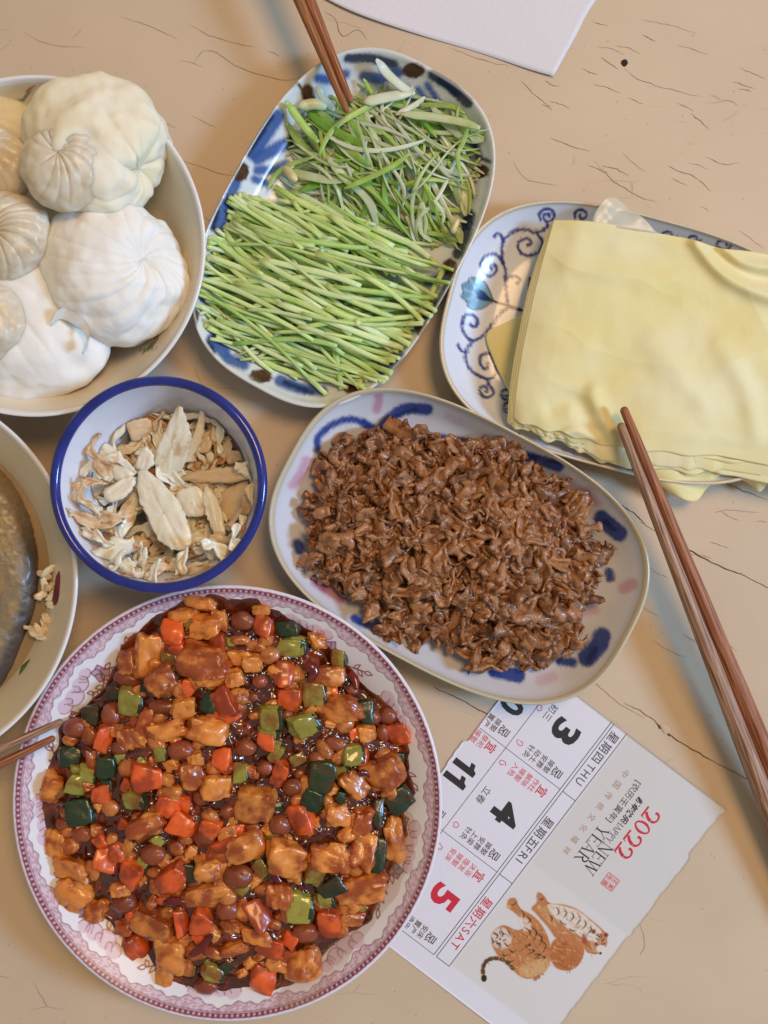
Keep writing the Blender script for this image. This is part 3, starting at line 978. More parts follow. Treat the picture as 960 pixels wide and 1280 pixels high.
# ------------------------------------------------------------------ diced chicken in brown sauce
PILE = [(225, 756), (262, 746), (320, 752), (352, 768), (388, 788), (425, 828), (480, 880), (510, 915), (512, 990), (505, 1050), (485, 1100), (462, 1150), (420, 1178), (395, 1215), (360, 1228), (300, 1232), (250, 1236),
        (205, 1222), (180, 1185), (140, 1150), (95, 1125), (70, 1070), (55, 1010), (60, 960), (85, 905), (125, 870), (150, 820), (190, 775)]


def h_kp(x, y):
    x = np.asarray(x, float); y = np.asarray(y, float)
    d = poly_dist(x, y, PILE)
    z = d_red.z_at(x, y, prof_r)
    return np.maximum(z + .001, .0225 + .017 * np.clip(d / 95, 0, 1) ** .6)


# thick sauce between the pieces
gx = np.arange(30, 545, 1.5); gy = np.arange(715, 1265, 1.5)
X, Y = np.meshgrid(gx, gy)
d = poly_dist(X, Y, PILE) + 9 * n2(X, Y, 26, 3, 3)
zp = d_red.z_at(X, Y, prof_r)
Z = h_kp(X, Y) - .0008 + .0045 * n2(X, Y, 17, 8, 3) + .0012 * n2(X, Y, 5, 18, 2)
t_ = np.clip((d + 1) / 24, 0, 1); t_ = t_ * t_ * (3 - 2 * t_)
Z = (zp + .0006) * (1 - t_) + np.maximum(Z, zp + .0006) * t_
Z = np.where(d < 0, zp + np.clip(.0006 + d * .0003, -.0015, .0006), Z)
v = PV(X.ravel(), Y.ravel(), Z.ravel())
f = ring_faces(len(gy), len(gx), closed=False)
ok = (d.ravel()[f] > -7).all(1)
f = f[ok][:, ::-1]
M_sauce = sauced('brown_red_sauce', (146, 62, 24), (112, 42, 16), (78, 28, 12), .45, .62, rough=.14, sss=.1, scale=75, bump=.35, bscale=260, coat=1.0, rand=0)
tag(link('chilli_sauce', mesh('chilli_sauce', v, f, True, M_sauce)), 'glossy brown-red chilli sauce spread between the diced pieces on the floral plate', 'sauce', kind='stuff')
# thin oily film by the sauce; at the lower right it also paints tan shade
def film(name, pts, z_of, material, label, wob=5, lift=.0005):
    p = smooth_poly(pts, 8)
    p = p + np.stack([n2(p[:, 0], p[:, 1], 14, 6, 2), n2(p[:, 1], p[:, 0], 14, 7, 2)], 1) * wob
    c = p.mean(0); rows = []
    for q in np.linspace(0, 1, 12): rows.append(c + (p - c) * q)
    a = np.array(rows).reshape(-1, 2)
    e = np.repeat(np.linspace(0, 1, 12), len(p))
    z = z_of(a[:, 0], a[:, 1]) + lift * (1 - e ** 4) + .0001
    return tag(link(name, mesh(name, PV(a[:, 0], a[:, 1], z), ring_faces(12, len(p))[:, ::-1], True, material)), label, 'sauce', kind='stuff')
M_film = mat('oil_and_shade_film', ((196, 150, 96), (206, 176, 132)), scale=60, rough=.1, coat=.6, alpha=.22)
film('sauce_and_shade_film', [(455, 1080), (480, 1040), (500, 1010), (520, 1030), (505, 1100), (470, 1150), (430, 1205), (395, 1250), (350, 1262), (350, 1238), (400, 1190)], lambda x, y: d_red.z_at(x, y, prof_r), M_film, 'thin amber film of oil and painted shade on the plate beside the lowest diced pieces')
film('sauce_and_shade_film', [(95, 925), (120, 875), (140, 840), (165, 815), (185, 830), (150, 880), (110, 930), (85, 950)], lambda x, y: d_red.z_at(x, y, prof_r), M_film, 'thin cream smear of oil on the upper left of the floral plate')

M_carrot = sauced('carrot', (236, 104, 36), (216, 84, 28), (160, 60, 22), .42, .64, rough=.3, sss=.25, scale=90, bump=.2, bscale=350, rand=.12)
M_chick = sauced('sauced_chicken', (228, 152, 70), (206, 114, 38), (156, 70, 22), .41, .64, rough=.34, sss=.25, scale=95, bump=.5, bscale=520, coat=.5, rand=.14)
M_flesh = sauced('cucumber_flesh', (164, 158, 72), (138, 130, 46), (136, 84, 28), .42, .66, rough=.15, sss=.5, scale=90, bump=.1, bscale=300, rand=.15)
M_skin = sauced('cucumber_skin', (38, 58, 28), (24, 38, 18), (66, 46, 18), .46, .70, rough=.3, sss=0, scale=150, bump=.35, bscale=700, coat=.35, rand=.2)
M_peanut = sauced('peanut', (204, 130, 62), (180, 98, 44), (136, 60, 26), .45, .7, rough=.25, sss=.1, scale=160, bump=.2, bscale=600, rand=.12)
M_redpea = sauced('red_skinned_peanut', (148, 78, 48), (122, 56, 34), (136, 62, 28), .38, .60, rough=.32, sss=.06, scale=120, bump=.6, bscale=420, coat=.3, rand=.2)
M_chilli = mat('dried_chilli', ((120, 22, 24), (86, 12, 16)), scale=120, rough=.2, coat=.6, bump=.3, bscale=400)

def dice_mesh(seed, skin=False):
    v, f = chunk(seed, 10, rnd=.46, amp=.26, fine_amp=.05)
    if not skin: return v, f, None
    c = v[f].mean(1)
    return v, f, (c[:, 0] > .74).astype(int)

kp_mesh = {
    'carrot': [mesh('carrot_dice', *dice_mesh(s)[:2], True, M_carrot) for s in range(10, 19)],
    'chicken': [mesh('chicken_piece', *meat_chunk(s), True, M_chick) for s in range(30, 46)],
    'flesh': [mesh('cucumber_dice', *dice_mesh(s, True)[:2], True, [M_flesh, M_skin], dice_mesh(s, True)[2]) for s in range(50, 56)],
    'skin': [],
    'peanut': [mesh('peanut', *bean(s, 1.35), True, M_peanut) for s in range(60, 64)],
    'redpea': [mesh('red_peanut', *bean(s, 1.15), True, M_redpea) for s in range(66, 70)],
}
for s in range(56, 62):
    v, f = chunk(s, 10, rnd=.40, amp=.22, fine_amp=.05)
    kp_mesh['skin'].append(mesh('cucumber_skin_dice', v, f, True, [M_flesh, M_skin], (v[f].mean(1)[:, 2] > -.35).astype(int)))
for lst in kp_mesh.values():          # rounded edges read better with flat-ish facets kept by the mesh itself
    pass

KP = []   # kind, px, py, length px, width px, angle deg (picture, clockwise), height 0..1
def kp(kind, rows):
    for r in rows:
        px, py, a = r[:3]; b = r[3] if len(r) > 3 else a; an = r[4] if len(r) > 4 else None
        KP.append((kind, px, py, a, b, an, 1.0))
kp('carrot', [(215, 790, 30, 34, 10), (330, 783, 28, 28, 30), (356, 843, 27, 34, 5), (280, 877, 32, 40, -25), (130, 922, 24, 38, 15), (183, 970, 42, 36, 5), (212, 1007, 32, 28, 15), (228, 1032, 34, 30, 30),
              (277, 948, 26, 28, 5), (497, 917, 28, 28, -10), (378, 1023, 30, 40, -8), (217, 1094, 44, 30, -40), (165, 1088, 34, 32, 30), (132, 1074, 32, 34, 5), (253, 1150, 30, 34, 25), (172, 1180, 26, 32, -25),
              (324, 1143, 28, 44, -30), (336, 1182, 40, 24, 15), (327, 1219, 34, 40, 20), (412, 1152, 34, 36, 8), (264, 1034, 28, 22, 10), (280, 1056, 38, 20, -20), (128, 992, 24, 26, 0), (352, 962, 22, 28, 20),
              (150, 1064, 22, 26, -15), (228, 1152, 20, 34, -10), (362, 872, 32, 30, 10)])
kp('skin', [(400, 968, 36, 42, 12), (392, 1000, 26, 30, 20), (500, 998, 34, 32, -35), (456, 889, 22, 30, 3), (362, 787, 28, 20, 0), (114, 893, 24, 24, 10), (86, 946, 28, 28, 5), (103, 1014, 34, 36, -8), (136, 958, 24, 30, 0),
            (412, 1108, 38, 24, -25), (474, 1068, 18, 48, 8), (470, 1015, 16, 40, 10), (142, 866, 18, 18, 0), (186, 860, 18, 16, 0), (500, 948, 12, 16, 0), (346, 1008, 16, 12, 0)])
kp('flesh', [(165, 878, 34, 36, 12), (392, 866, 34, 36, 0), (380, 906, 38, 32, -20), (340, 896, 34, 32, 0), (374, 808, 24, 26, 0), (100, 980, 30, 28, 15), (374, 1134, 38, 40, 8), (394, 1092, 26, 30, 30), (266, 1214, 30, 24, 20),
             (440, 944, 30, 28, 0), (302, 966, 22, 26, 0), (366, 808, 34, 24, 0), (214, 828, 24, 28, 0), (424, 822, 22, 26, 0), (406, 1124, 24, 22, 0), (336, 915, 30, 14, 10), (202, 942, 20, 20, 0), (240, 1213, 12, 14, 0),
             (170, 1000, 30, 22, 0), (340, 1046, 28, 18, 0), (95, 962, 14, 12, 0)])
kp('chicken', [(186, 818, 32, 66, 6), (204, 850, 34, 40, -35), (258, 783, 46, 36, 0), (259, 826, 60, 56, 10), (263, 846, 34, 26, 0), (292, 847, 26, 28, -10), (210, 912, 48, 26, -15), (258, 912, 50, 40, 12),
               (180, 910, 18, 56, 12), (158, 922, 22, 34, 0), (116, 952, 18, 40, -5), (242, 968, 36, 42, 0), (272, 982, 32, 32, 0), (183, 1030, 42, 38, -35), (66, 984, 28, 40, 20), (72, 1052, 26, 42, 5),
               (88, 1082, 42, 30, 5), (94, 1116, 38, 44, 30), (121, 1136, 28, 40, 15), (262, 1084, 34, 34, 0), (257, 1116, 48, 32, -5), (192, 1150, 58, 44, 20), (214, 1188, 40, 50, 10), (205, 1215, 22, 40, 0),
               (412, 845, 36, 28, 5), (423, 886, 48, 36, -8), (480, 962, 58, 46, -20), (442, 978, 32, 50, -35), (322, 1002, 40, 46, 5), (422, 1018, 28, 40, 0), (357, 1070, 54, 48, 20), (412, 1073, 48, 38, 15),
               (454, 1062, 32, 56, 20), (452, 1108, 58, 42, -10), (452, 1026, 28, 40, 5), (252, 752, 36, 22, 10), (226, 768, 26, 24, 0), (326, 762, 24, 18, 0), (396, 800, 22, 22, 0), (491, 1050, 26, 66, -8), (308, 1056, 46, 38, -15), (349, 1118, 32, 36, 10), (378, 1202, 56, 44, -8), (280, 982, 22, 30, 0), (276, 1090, 14, 40, 0),
               (294, 1184, 32, 22, -20), (314, 828, 26, 24, 0), (458, 916, 22, 26, 0), (274, 775, 20, 34, 0), (440, 1146, 28, 22, 0), (160, 828, 26, 40, -10), (300, 868, 20, 24, 0), (150, 1110, 22, 28, 0),
               (196, 1105, 18, 30, 0), (300, 822, 30, 22, 0), (156, 1158, 24, 26, 0), (230, 885, 26, 30, 0), (320, 1170, 34, 22, 10), (234, 1206, 18, 24, 0), (290, 1156, 26, 20, 0), (388, 982, 20, 30, 0), (348, 1204, 26, 30, 0)])
kp('peanut', [(112, 921, 16, 26, 5), (305, 1022, 20, 14, 20), (138, 1010, 18, 24, 0), (232, 1050, 16, 14, 0), (116, 1088, 14, 30, -10), (196, 1090, 20, 16, 0), (284, 1120, 20, 26, 30), (300, 800, 22, 14, 0),
              (430, 905, 20, 26, 0), (246, 1160, 18, 16, 0), (88, 925, 16, 18, 0), (225, 862, 18, 24, 0), (318, 808, 24, 16, 10), (330, 1112, 20, 16, 0), (388, 1188, 18, 18, 0), (266, 1190, 24, 16, 20), (210, 1140, 18, 16, 0)])
kp('redpea', [(303, 776, 34, 32, 0), (484, 895, 28, 30, 0), (94, 910, 34, 34, 0), (297, 1096, 44, 40, 0), (350, 1030, 34, 34, 0), (192, 1068, 36, 34, 0), (256, 1046, 32, 30, 0), (226, 938, 38, 32, 0), (285, 1136, 36, 34, 0), (258, 1232, 34, 28, 0),
              (381, 1166, 38, 34, 0), (366, 984, 28, 28, 0), (307, 934, 32, 30, 0), (160, 850, 40, 30, 20), (206, 884, 46, 24, 10), (140, 893, 30, 40, 10), (104, 1042, 32, 28, 0), (332, 960, 24, 24, 0), (156, 1128, 34, 36, 0), (418, 930, 34, 24, 10),
              (330, 1008, 26, 26, 0), (316, 1034, 22, 20, 0), (325, 852, 22, 22, 0), (246, 1104, 26, 22, 0), (440, 862, 18, 18, 0), (286, 1014, 24, 26, 0), (80, 1030, 22, 22, 0), (150, 935, 24, 26, 0)])
# smaller pieces sunk between and below them
rg = random.Random(11)
n_named = len(KP)
tries = 0
while len(KP) < n_named + 200 and tries < 6000:
    tries += 1
    x, y = rg.uniform(50, 520), rg.uniform(740, 1240)
    if poly_dist(x, y, PILE) < 12: continue
    if any(math.hypot(x - q[1], y - q[2]) < 10 for q in KP): continue
    kd = rg.choices(['chicken', 'carrot', 'flesh', 'redpea', 'peanut', 'skin'], [9, 4, 3, 2, 6, 1])[0]
    s_ = rg.uniform(13, 24)
    KP.append((kd, x, y, s_, s_ * rg.uniform(.8, 1.3), rg.uniform(-60, 60), -rg.uniform(0.05, .4)))

WHAT = {'carrot': ('carrot_dice', 'glossy orange carrot dice', 'carrot', 'carrot dice in the brown sauce'),
        'skin': ('cucumber_dice', 'dark green cucumber dice', 'cucumber', 'cucumber dice in the brown sauce'),
        'flesh': ('cucumber_dice', 'pale olive cucumber dice', 'cucumber', 'cucumber dice in the brown sauce'),
        'chicken': ('chicken_piece', 'golden brown chicken piece', 'chicken', 'chicken pieces in the brown sauce'),
        'peanut': ('peanut', 'small tan peanut', 'peanut', 'peanuts in the brown sauce'),
        'redpea': ('peanut', 'round red-skinned peanut', 'peanut', 'peanuts in the brown sauce')}
HOUR = ['twelve', 'one', 'two', 'three', 'four', 'five', 'six', 'seven', 'eight', 'nine', 'ten', 'eleven']
cells = {}
info = []
for q in KP:
    kd, x, y, a, b = q[:5]
    dx, dy = x - 284, y - 995
    r = math.hypot(dx, dy)
    hr = int(round(math.degrees(math.atan2(dx, -dy)) / 30)) % 12
    ring = 'near the middle' if r < 95 else ('halfway out' if r < 170 else 'by the rim')
    if q[6] < 0: key = (kd, hr, 'sunk')
    elif r < 40: key = (kd, 'mid', int(x > 284), int(y > 995))
    else: key = (kd, hr, ring)
    cells.setdefault(key, []).append(len(info)); info.append((key, hr, ring))
for key, ids in cells.items():
    ids.sort(key=lambda i: KP[i][2])
labels = [None] * len(KP)
for key, ids in cells.items():
    for n_, i in enumerate(ids):
        kd = KP[i][0]; base = WHAT[kd][1]
        if key[1] == 'mid': where = 'at the pile centre, ' + ('lower ' if key[3] else 'upper ') + ('right' if key[2] else 'left')
        elif key[2] == 'sunk': where = "half sunk in sauce at %s o'clock on the plate" % HOUR[key[1]]
        else: where = "%s, at %s o'clock on the plate" % (key[2], HOUR[key[1]])
        pre = ''
        if len(ids) == 2: pre = ('upper ', 'lower ')[n_]
        elif len(ids) == 3: pre = ('uppermost ', 'middle ', 'lowest ')[n_]
        elif len(ids) > 3: pre = ('uppermost ', 'second ', 'third ', 'fourth ', 'fifth ', 'lowest ')[min(n_, 5)]
        labels[i] = pre + base + ' ' + where
        assert len(labels[i].split()) <= 16, labels[i]
cnt = {}
KPz = h_kp(np.array([q[1] for q in KP]), np.array([q[2] for q in KP]))
rg = random.Random(23)
for i, (kd, x, y, a, b, an, hh) in enumerate(KP):
    lst = kp_mesh[kd]; j = cnt.get(kd, 0); cnt[kd] = j + 1
    me = lst[j % len(lst)]
    z = float(KPz[i])
    k = (CH - z) / CH / PPM
    q_ = {'redpea': .78, 'chicken': .92}.get(kd, .93)
    sa, sb = a / 2 * k * q_, b / 2 * k * q_
    sz = min(sa, sb) * rg.uniform(.75, 1.0)
    if kd in ('carrot', 'skin', 'flesh'): sz = (sa + sb) / 2 * rg.uniform(.6, .85)
    z += (sz * .10 if hh > 0 else -sz * .15) + rg.uniform(-.001, .0012)
    ang = -RAD(an if an is not None else rg.uniform(0, 90))
    tilt = .30 if kd in ('carrot', 'flesh', 'chicken') else .18
    o = link(WHAT[kd][0], me, None, P(x, y, z), (rg.uniform(-tilt, tilt), rg.uniform(-tilt, tilt), ang), (sa, sb, sz))
    tag(o, labels[i], WHAT[kd][2], WHAT[kd][3])

# dried chilli strips
def tube(path, radii, ns=8, flat=1.0):
    """tube through 3-D points"""
    p = np.array(path, float); n = len(p)
    t = np.gradient(p, axis=0); t /= np.linalg.norm(t, axis=1, keepdims=True) + 1e-12
    up = np.array([0, 0, 1.0])
    s = np.cross(t, up); s /= np.linalg.norm(s, axis=1, keepdims=True) + 1e-9
    w = np.cross(s, t)
    a = np.linspace(0, 2 * np.pi, ns, endpoint=False)
    r = np.asarray(radii, float)[:, None, None] * np.ones((n, 1, 1))
    v = p[:, None, :] + r * (np.cos(a)[None, :, None] * s[:, None, :] + flat * np.sin(a)[None, :, None] * w[:, None, :])
    v = v.reshape(-1, 3)
    f = ring_faces(n, ns)
    v = np.vstack([v, p[0], p[-1]])
    i = np.arange(ns); j = (i + 1) % ns
    c0, c1 = n * ns, n * ns + 1
    cap = np.concatenate([np.stack([np.full(ns, c0), j, i, i], 1), np.stack([np.full(ns, c1), (n - 1) * ns + i, (n - 1) * ns + j, (n - 1) * ns + j], 1)])
    faces = f.tolist() + [[int(q[0]), int(q[1]), int(q[2])] for q in cap]
    return v, faces


for pts, w, lab in [([(238, 1195), (250, 1186), (262, 1172), (266, 1168)], 11, 'deep red chilli strip near the bottom of the floral plate'),
                    ([(205, 1130), (222, 1126), (240, 1134)], 11, 'dark purple-red chilli curl between the carrot dice left of centre'),
                    ([(382, 828), (392, 840), (386, 852)], 16, 'dark chilli scrap above the pale green cucumber on the floral plate'),
                    ([(438, 840), (444, 852), (446, 862)], 12, 'dark red chilli scrap near the upper right edge of the diced pile'),
                    ([(340, 1086), (346, 1098), (352, 1104)], 10, 'red chilli scrap below the central chicken pieces'),
                    ([(448, 968), (456, 966), (462, 972)], 9, 'small bright red chilli flake on the large right-hand chicken piece')]:
    p = smooth_line(pts, 5)
    z = h_kp(p[:, 0], p[:, 1]) + (.012 if 'flake' in lab else .008)
    v, f = tube(PV(p[:, 0], p[:, 1], z), np.interp(np.linspace(0, 1, len(p)), [0, .3, 1], [w * .3, w * .5, w * .18]) / PPM, 8, .55)
    tag(link('chilli_strip', mesh('chilli_strip', v, f, True, M_chilli)), lab, 'chilli', 'chilli strips in the brown sauce')

# ------------------------------------------------------------------ shredded meat
MEATP = [(396, 562), (420, 545), (470, 538), (525, 535), (560, 550), (610, 545), (655, 570), (700, 590), (735, 615), (742, 650), (752, 690), (742, 730), (728, 765), (730, 795), (706, 822), (684, 820), (660, 838), (625, 832),
         (592, 850), (575, 815), (530, 800), (500, 812), (470, 788), (445, 755), (425, 735), (385, 712), (372, 660), (380, 620), (402, 590)]


def h_mt(x, y):
    d = poly_dist(x, y, MEATP)
    return .001 + .021 * np.clip(d / 75, 0, 1) ** .7


def shred(seed, ruf=1.0, wmul=1.0):
    """a thin torn slice, crumpled along its edges, about 2 long"""
    rg = np.random.RandomState(seed)
    n, m = 26, 9
    L = rg.uniform(.85, 1.2)
    t = np.linspace(-1, 1, n)[:, None]; s = np.linspace(-1, 1, m)[None, :]
    ph = rg.uniform(0, 6.28, 8); am = rg.uniform(.1, .5)
    w = wmul * (.30 + .10 * np.sin(t * 3.3 + ph[0]) + .07 * np.sin(t * 9 + ph[1])) * np.clip(1.15 - np.abs(t) ** 5, .35, 1)
    wl = w * (1 + .45 * vn(np.stack([t[:, 0] * 5 + seed, 0 * t[:, 0], 0 * t[:, 0] + 1.3], -1), seed)[:, None])
    wr_ = w * (1 + .45 * vn(np.stack([t[:, 0] * 5 + seed, 0 * t[:, 0] + 9, 0 * t[:, 0] + 1.3], -1), seed)[:, None])
    y = np.where(s < 0, s * wl, s * wr_) + am * 1.1 * np.sin(t * 2.4 + ph[2]) + .10 * np.sin(t * 6 + ph[3])
    x = t * L + .10 * s * np.sin(t * 5 + ph[4])
    cup = rg.uniform(-.5, .9) * w * s * s * 1.2
    z = cup + ruf * (.12 * np.abs(s) * np.sin(t * rg.uniform(7, 12) + ph[5] + s * 1.5) + .10 * np.sin(t * 4 + ph[6])) + rg.uniform(.05, .22) * np.cos(t * 1.7 + ph[7])
    p = np.stack([x + 0 * z, y + 0 * z, z], -1)
    q = p.reshape(-1, 3)
    q = q + ruf * .12 * np.stack([fbm(q * 4 + seed, seed, 2), fbm(q * 4 + 30 + seed, seed + 1, 2), fbm(q * 4 + 60 + seed, seed + 2, 2)], 1)
    p = q.reshape(n, m, 3)
    du = np.gradient(p, axis=0); dv = np.gradient(p, axis=1)
    nn = np.cross(du, dv); nn /= np.linalg.norm(nn, axis=2, keepdims=True) + 1e-9
    th = (.11 + .05 * vn(q * 3 + 5, seed)).reshape(n, m) * (1 - .55 * np.abs(s) ** 3)
    a = (p + nn * th[..., None]).reshape(-1, 3); b = (p - nn * th[..., None]).reshape(-1, 3)
    f = ring_faces(n, m, closed=False); N_ = n * m
    e = np.concatenate([np.arange(m), np.arange(1, n) * m + m - 1, (n - 1) * m + np.arange(m - 2, -1, -1), np.arange(n - 2, 0, -1) * m])
    side = np.stack([e, np.roll(e, -1), np.roll(e, -1) + N_, e + N_], 1)
    return np.concatenate([a, b]), np.concatenate([f[:, ::-1], f + N_, side])


M_meat = sauced('shredded_meat', (178, 124, 80), (152, 100, 60), (112, 68, 38), .42, .68, rough=.44, sss=.12, scale=220, bump=.8, bscale=700, coat=.3, rand=.16)
shapes = [shred(s) for s in range(100, 128)]
sm = [mesh('meat_shred', v, [list(dict.fromkeys(q)) for q in f.tolist()], True, M_meat) for v, f in shapes]
rg = random.Random(3)
def meat_pose(x, y, lvl, s_):
    z = float(d_mt.z_at(x, y, prof_m)) + float(h_mt(x, y)) * lvl
    k = (CH - z) / CH / PPM
    s = s_ / 2 * k
    return P(x, y, z + s * .25), (rg.uniform(-.6, .6), rg.uniform(-.35, .35), rg.uniform(0, 6.28)), s
parts = []
def scatter(n, poly, edge, box, rg, mind=0):
    out = []; tr = 0
    while len(out) < n and tr < n * 80:
        tr += 1
        x, y = rg.uniform(box[0], box[2]), rg.uniform(box[1], box[3])
        if poly_dist(x, y, poly) < edge: continue
        if mind and any((x - a) ** 2 + (y - b) ** 2 < mind * mind for a, b in out): continue
        out.append((x, y))
    return out
for x, y in scatter(460, MEATP, 16, (370, 530, 770, 855), rg, 8):
    loc, rot, s = meat_pose(x, y, .62, rg.uniform(34, 50))
    v, f = rg.choice(shapes)
    R = np.array(Euler(rot).to_matrix())
    parts.append(((v * s) @ R.T + np.array(loc), f))
v, f = join(parts)
tag(link('meat_shreds_below', mesh('meat_shreds_below', v, [list(dict.fromkeys(q)) for q in f.tolist()], True, M_meat)), 'mass of brown shredded meat lying under the top shreds on the brush-stroke dish', 'meat', kind='stuff')
for i, (x, y) in enumerate(scatter(290, MEATP, 12, (370, 530, 770, 855), rg, 10)):
    loc, rot, s = meat_pose(x, y, rg.uniform(.85, 1.05), rg.uniform(36, 66))
    tag(link('meat_shred', sm[i % len(sm)], None, loc, rot, (s, s * rg.uniform(.8, 1.25), s)), 'sauced brown shred of meat in the pile on the brush-stroke dish', 'meat', 'shreds of meat on the brush-stroke dish')

# ------------------------------------------------------------------ cucumber and scallion shreds
CUCP = [(246, 372), (262, 322), (278, 285), (300, 240), (345, 236), (430, 258), (500, 290), (550, 320), (560, 345), (540, 380), (520, 410), (492, 440), (480, 468), (430, 488), (380, 476), (320, 452), (275, 440), (248, 405)]
SCAP = [(360, 200), (368, 140), (430, 118), (500, 112), (560, 128), (603, 150), (606, 190), (592, 262), (575, 305), (540, 310), (440, 270), (370, 250), (350, 225)]


def h_cu(x, y):
    return .001 + .022 * np.clip(poly_dist(x, y, CUCP) / 70, 0, 1) ** .75


def h_sc(x, y):
    return .001 + .019 * np.clip(poly_dist(x, y, SCAP) / 70, 0, 1) ** .75


def strip(cx, cy, ang, L, w, th, bend, lvl, hf, s2=0.0, n=11, stiff=.65, taper=.9, twist=0.0):
    """one cut strip lying on the pile: centre, direction and size in photograph pixels"""
    t = np.linspace(-1, 1, n)
    ca, sa = math.cos(ang), math.sin(ang)
    u = t * L / 2; q = bend * (t * t - .33) * L / 2 + s2 * np.sin(t * 3.1) * L / 2
    px = cx + u * ca - q * sa; py = cy + u * sa + q * ca
    z = d_cuc.z_at(px, py, prof_c) + hf(px, py) * lvl
    fit = np.polyfit(t, z, 2 if stiff < .9 else 1); zf = np.polyval(fit, t)
    z = np.maximum(zf * stiff + z * (1 - stiff), d_cuc.z_at(px, py, prof_c) + .0004) + th / 2 / PPM
    c = PV(px, py, z)
    d = np.gradient(c, axis=0); d /= np.linalg.norm(d, axis=1, keepdims=True)
    s = np.cross(d, [0, 0, 1.0]); s /= np.linalg.norm(s, axis=1, keepdims=True); up = np.cross(s, d)
    tw = twist * t + (twist * .4)
    s, up = s * np.cos(tw)[:, None] + up * np.sin(tw)[:, None], up * np.cos(tw)[:, None] - s * np.sin(tw)[:, None]
    wp = (w / 2 / PPM) * (taper + (1 - taper) * (1 - t ** 4)) ; hp = th / 2 / PPM
    wp = (wp * (1 + .05 * np.sin(t * 5 + cx)))[:, None]
    # six-sided section with softened shoulders
    sec = [(-1, -.6), (-1, .5), (-.62, 1), (.62, 1), (1, .5), (1, -.6), (.6, -1), (-.6, -1)]
    v = np.stack([c + s * a * wp + up * b * hp for a, b in sec], 1).reshape(-1, 3)
    f = ring_faces(n, 8).tolist() + [[7, 6, 5, 4, 3, 2, 1, 0], [(n - 1) * 8 + i for i in range(8)]]
    return v, f


def cut_ends(me):
    n = len(me.polygons)
    for i in (n - 1, n - 2): me.polygons[i].use_smooth = False
    return me


def green(name, a, b, c, rough=.4, sss=.6, stretch=(1, 1, 1)):
    return mat(name, (a, b, c), scale=55, rough=rough, rand=.16, sss=sss, sss_r=(1, 1, .5), sss_s=.006, coat=.15, coat_r=.2, bump=.25, bscale=240, bdist=.0003, ramp=(.3, .7))


M_cu = [green('cucumber_pale', (206, 228, 148), (218, 236, 170), (192, 220, 126)), green('cucumber_mid', (188, 218, 120), (206, 228, 146), (172, 208, 102)), green('cucumber_edge', (148, 190, 88), (172, 204, 114), (188, 214, 136))]
rg = random.Random(17)
spots = scatter(295, CUCP, 2, (240, 225, 565, 490), rg, 6)
for i, (x, y) in enumerate(spots):
    base = 27 if y < 380 else 18
    an = RAD(rg.gauss(base, 12) if rg.random() < .91 else rg.uniform(-60, 80))
    L = rg.uniform(95, 185) if rg.random() < .85 else rg.uniform(45, 90)
    # keep the ends on the dish
    for _ in range(8):
        ex = [(x + s * L / 2 * math.cos(an), y + s * L / 2 * math.sin(an)) for s in (-1, 1)]
        if min(poly_dist(a, b, CUCP) for a, b in ex) < -9: x += (398 - x) * .2; y += (362 - y) * .12; L *= .96
        else: break
    L = max(L, 24)
    lvl = i / len(spots) * .95 + rg.uniform(0, .12)
    w = rg.choice([3.6, 4.4, 5.2, 6.2, 7.2])
    v, f = strip(x, y, an, L, w, rg.uniform(3.6, 5), rg.uniform(-.15, .15), lvl, h_cu, rg.uniform(-.02, .02))
    mc = rg.choices(M_cu, [5, 4, 1.4])[0]
    tag(link('cucumber_shred', cut_ends(mesh('cucumber_shred', v, f, True, mc))), ('long ' if L > 95 else 'short ') + {'cucumber_pale': 'pale', 'cucumber_mid': 'mid-green', 'cucumber_edge': 'deeper green'}[mc.name] + ' cucumber shred in the larger pile on the blue-petal dish', 'cucumber shred', 'cucumber shreds on the blue-petal dish')

M_sc = [green('scallion_white', (218, 222, 198), (206, 214, 176), (226, 228, 212), sss=.4), green('scallion_pale', (190, 206, 142), (208, 218, 168), (170, 196, 112)), green('scallion_green', (156, 196, 84), (178, 210, 110), (134, 182, 64)), green('scallion_deep', (120, 172, 58), (146, 190, 78), (104, 156, 48))]
spots = scatter(270, SCAP, 2, (345, 110, 610, 312), rg, 6)
for i, (x, y) in enumerate(spots):
    t_ = (x - 350) / 255
    an = RAD(rg.gauss(28 + 38 * t_ * (y > 200), 24) if rg.random() < .72 else rg.uniform(-90, 90))
    L = rg.uniform(75, 165) if rg.random() < .75 else rg.uniform(30, 60)
    bend = rg.uniform(-.35, .35)
    for _ in range(8):
        ex = [(x + s * L / 2 * math.cos(an), y + s * L / 2 * math.sin(an)) for s in (-1, 1)]
        if min(poly_dist(a, b, SCAP) for a, b in ex) < -6: x += (485 - x) * .2; y += (205 - y) * .15; L *= .95
        else: break
    L = max(L, 22)
    lvl = i / len(spots) * .95 + rg.uniform(0, .15)
    w = rg.choice([2.6, 3.5, 4.5, 5.5, 7, 11])
    wts = [3, 4, 3.6, 1.6] if y < 220 else [2, 4, 3.5, 1.6]
    mc = rg.choices(M_sc, wts)[0]
    v, f = strip(x, y, an, L, w, 1.6, bend, lvl, h_sc, rg.uniform(-.08, .08), n=15, stiff=.5, taper=.35, twist=rg.uniform(-.6, .6))
    tag(link('scallion_shred', mesh('scallion_shred', v, f, True, mc)), ('broad ' if w > 7.5 else 'thin ') + {'scallion_white': 'white', 'scallion_pale': 'pale', 'scallion_green': 'green', 'scallion_deep': 'deep green'}[mc.name] + ' scallion shred in the smaller pile on the blue-petal dish', 'scallion shred', 'scallion shreds on the blue-petal dish')

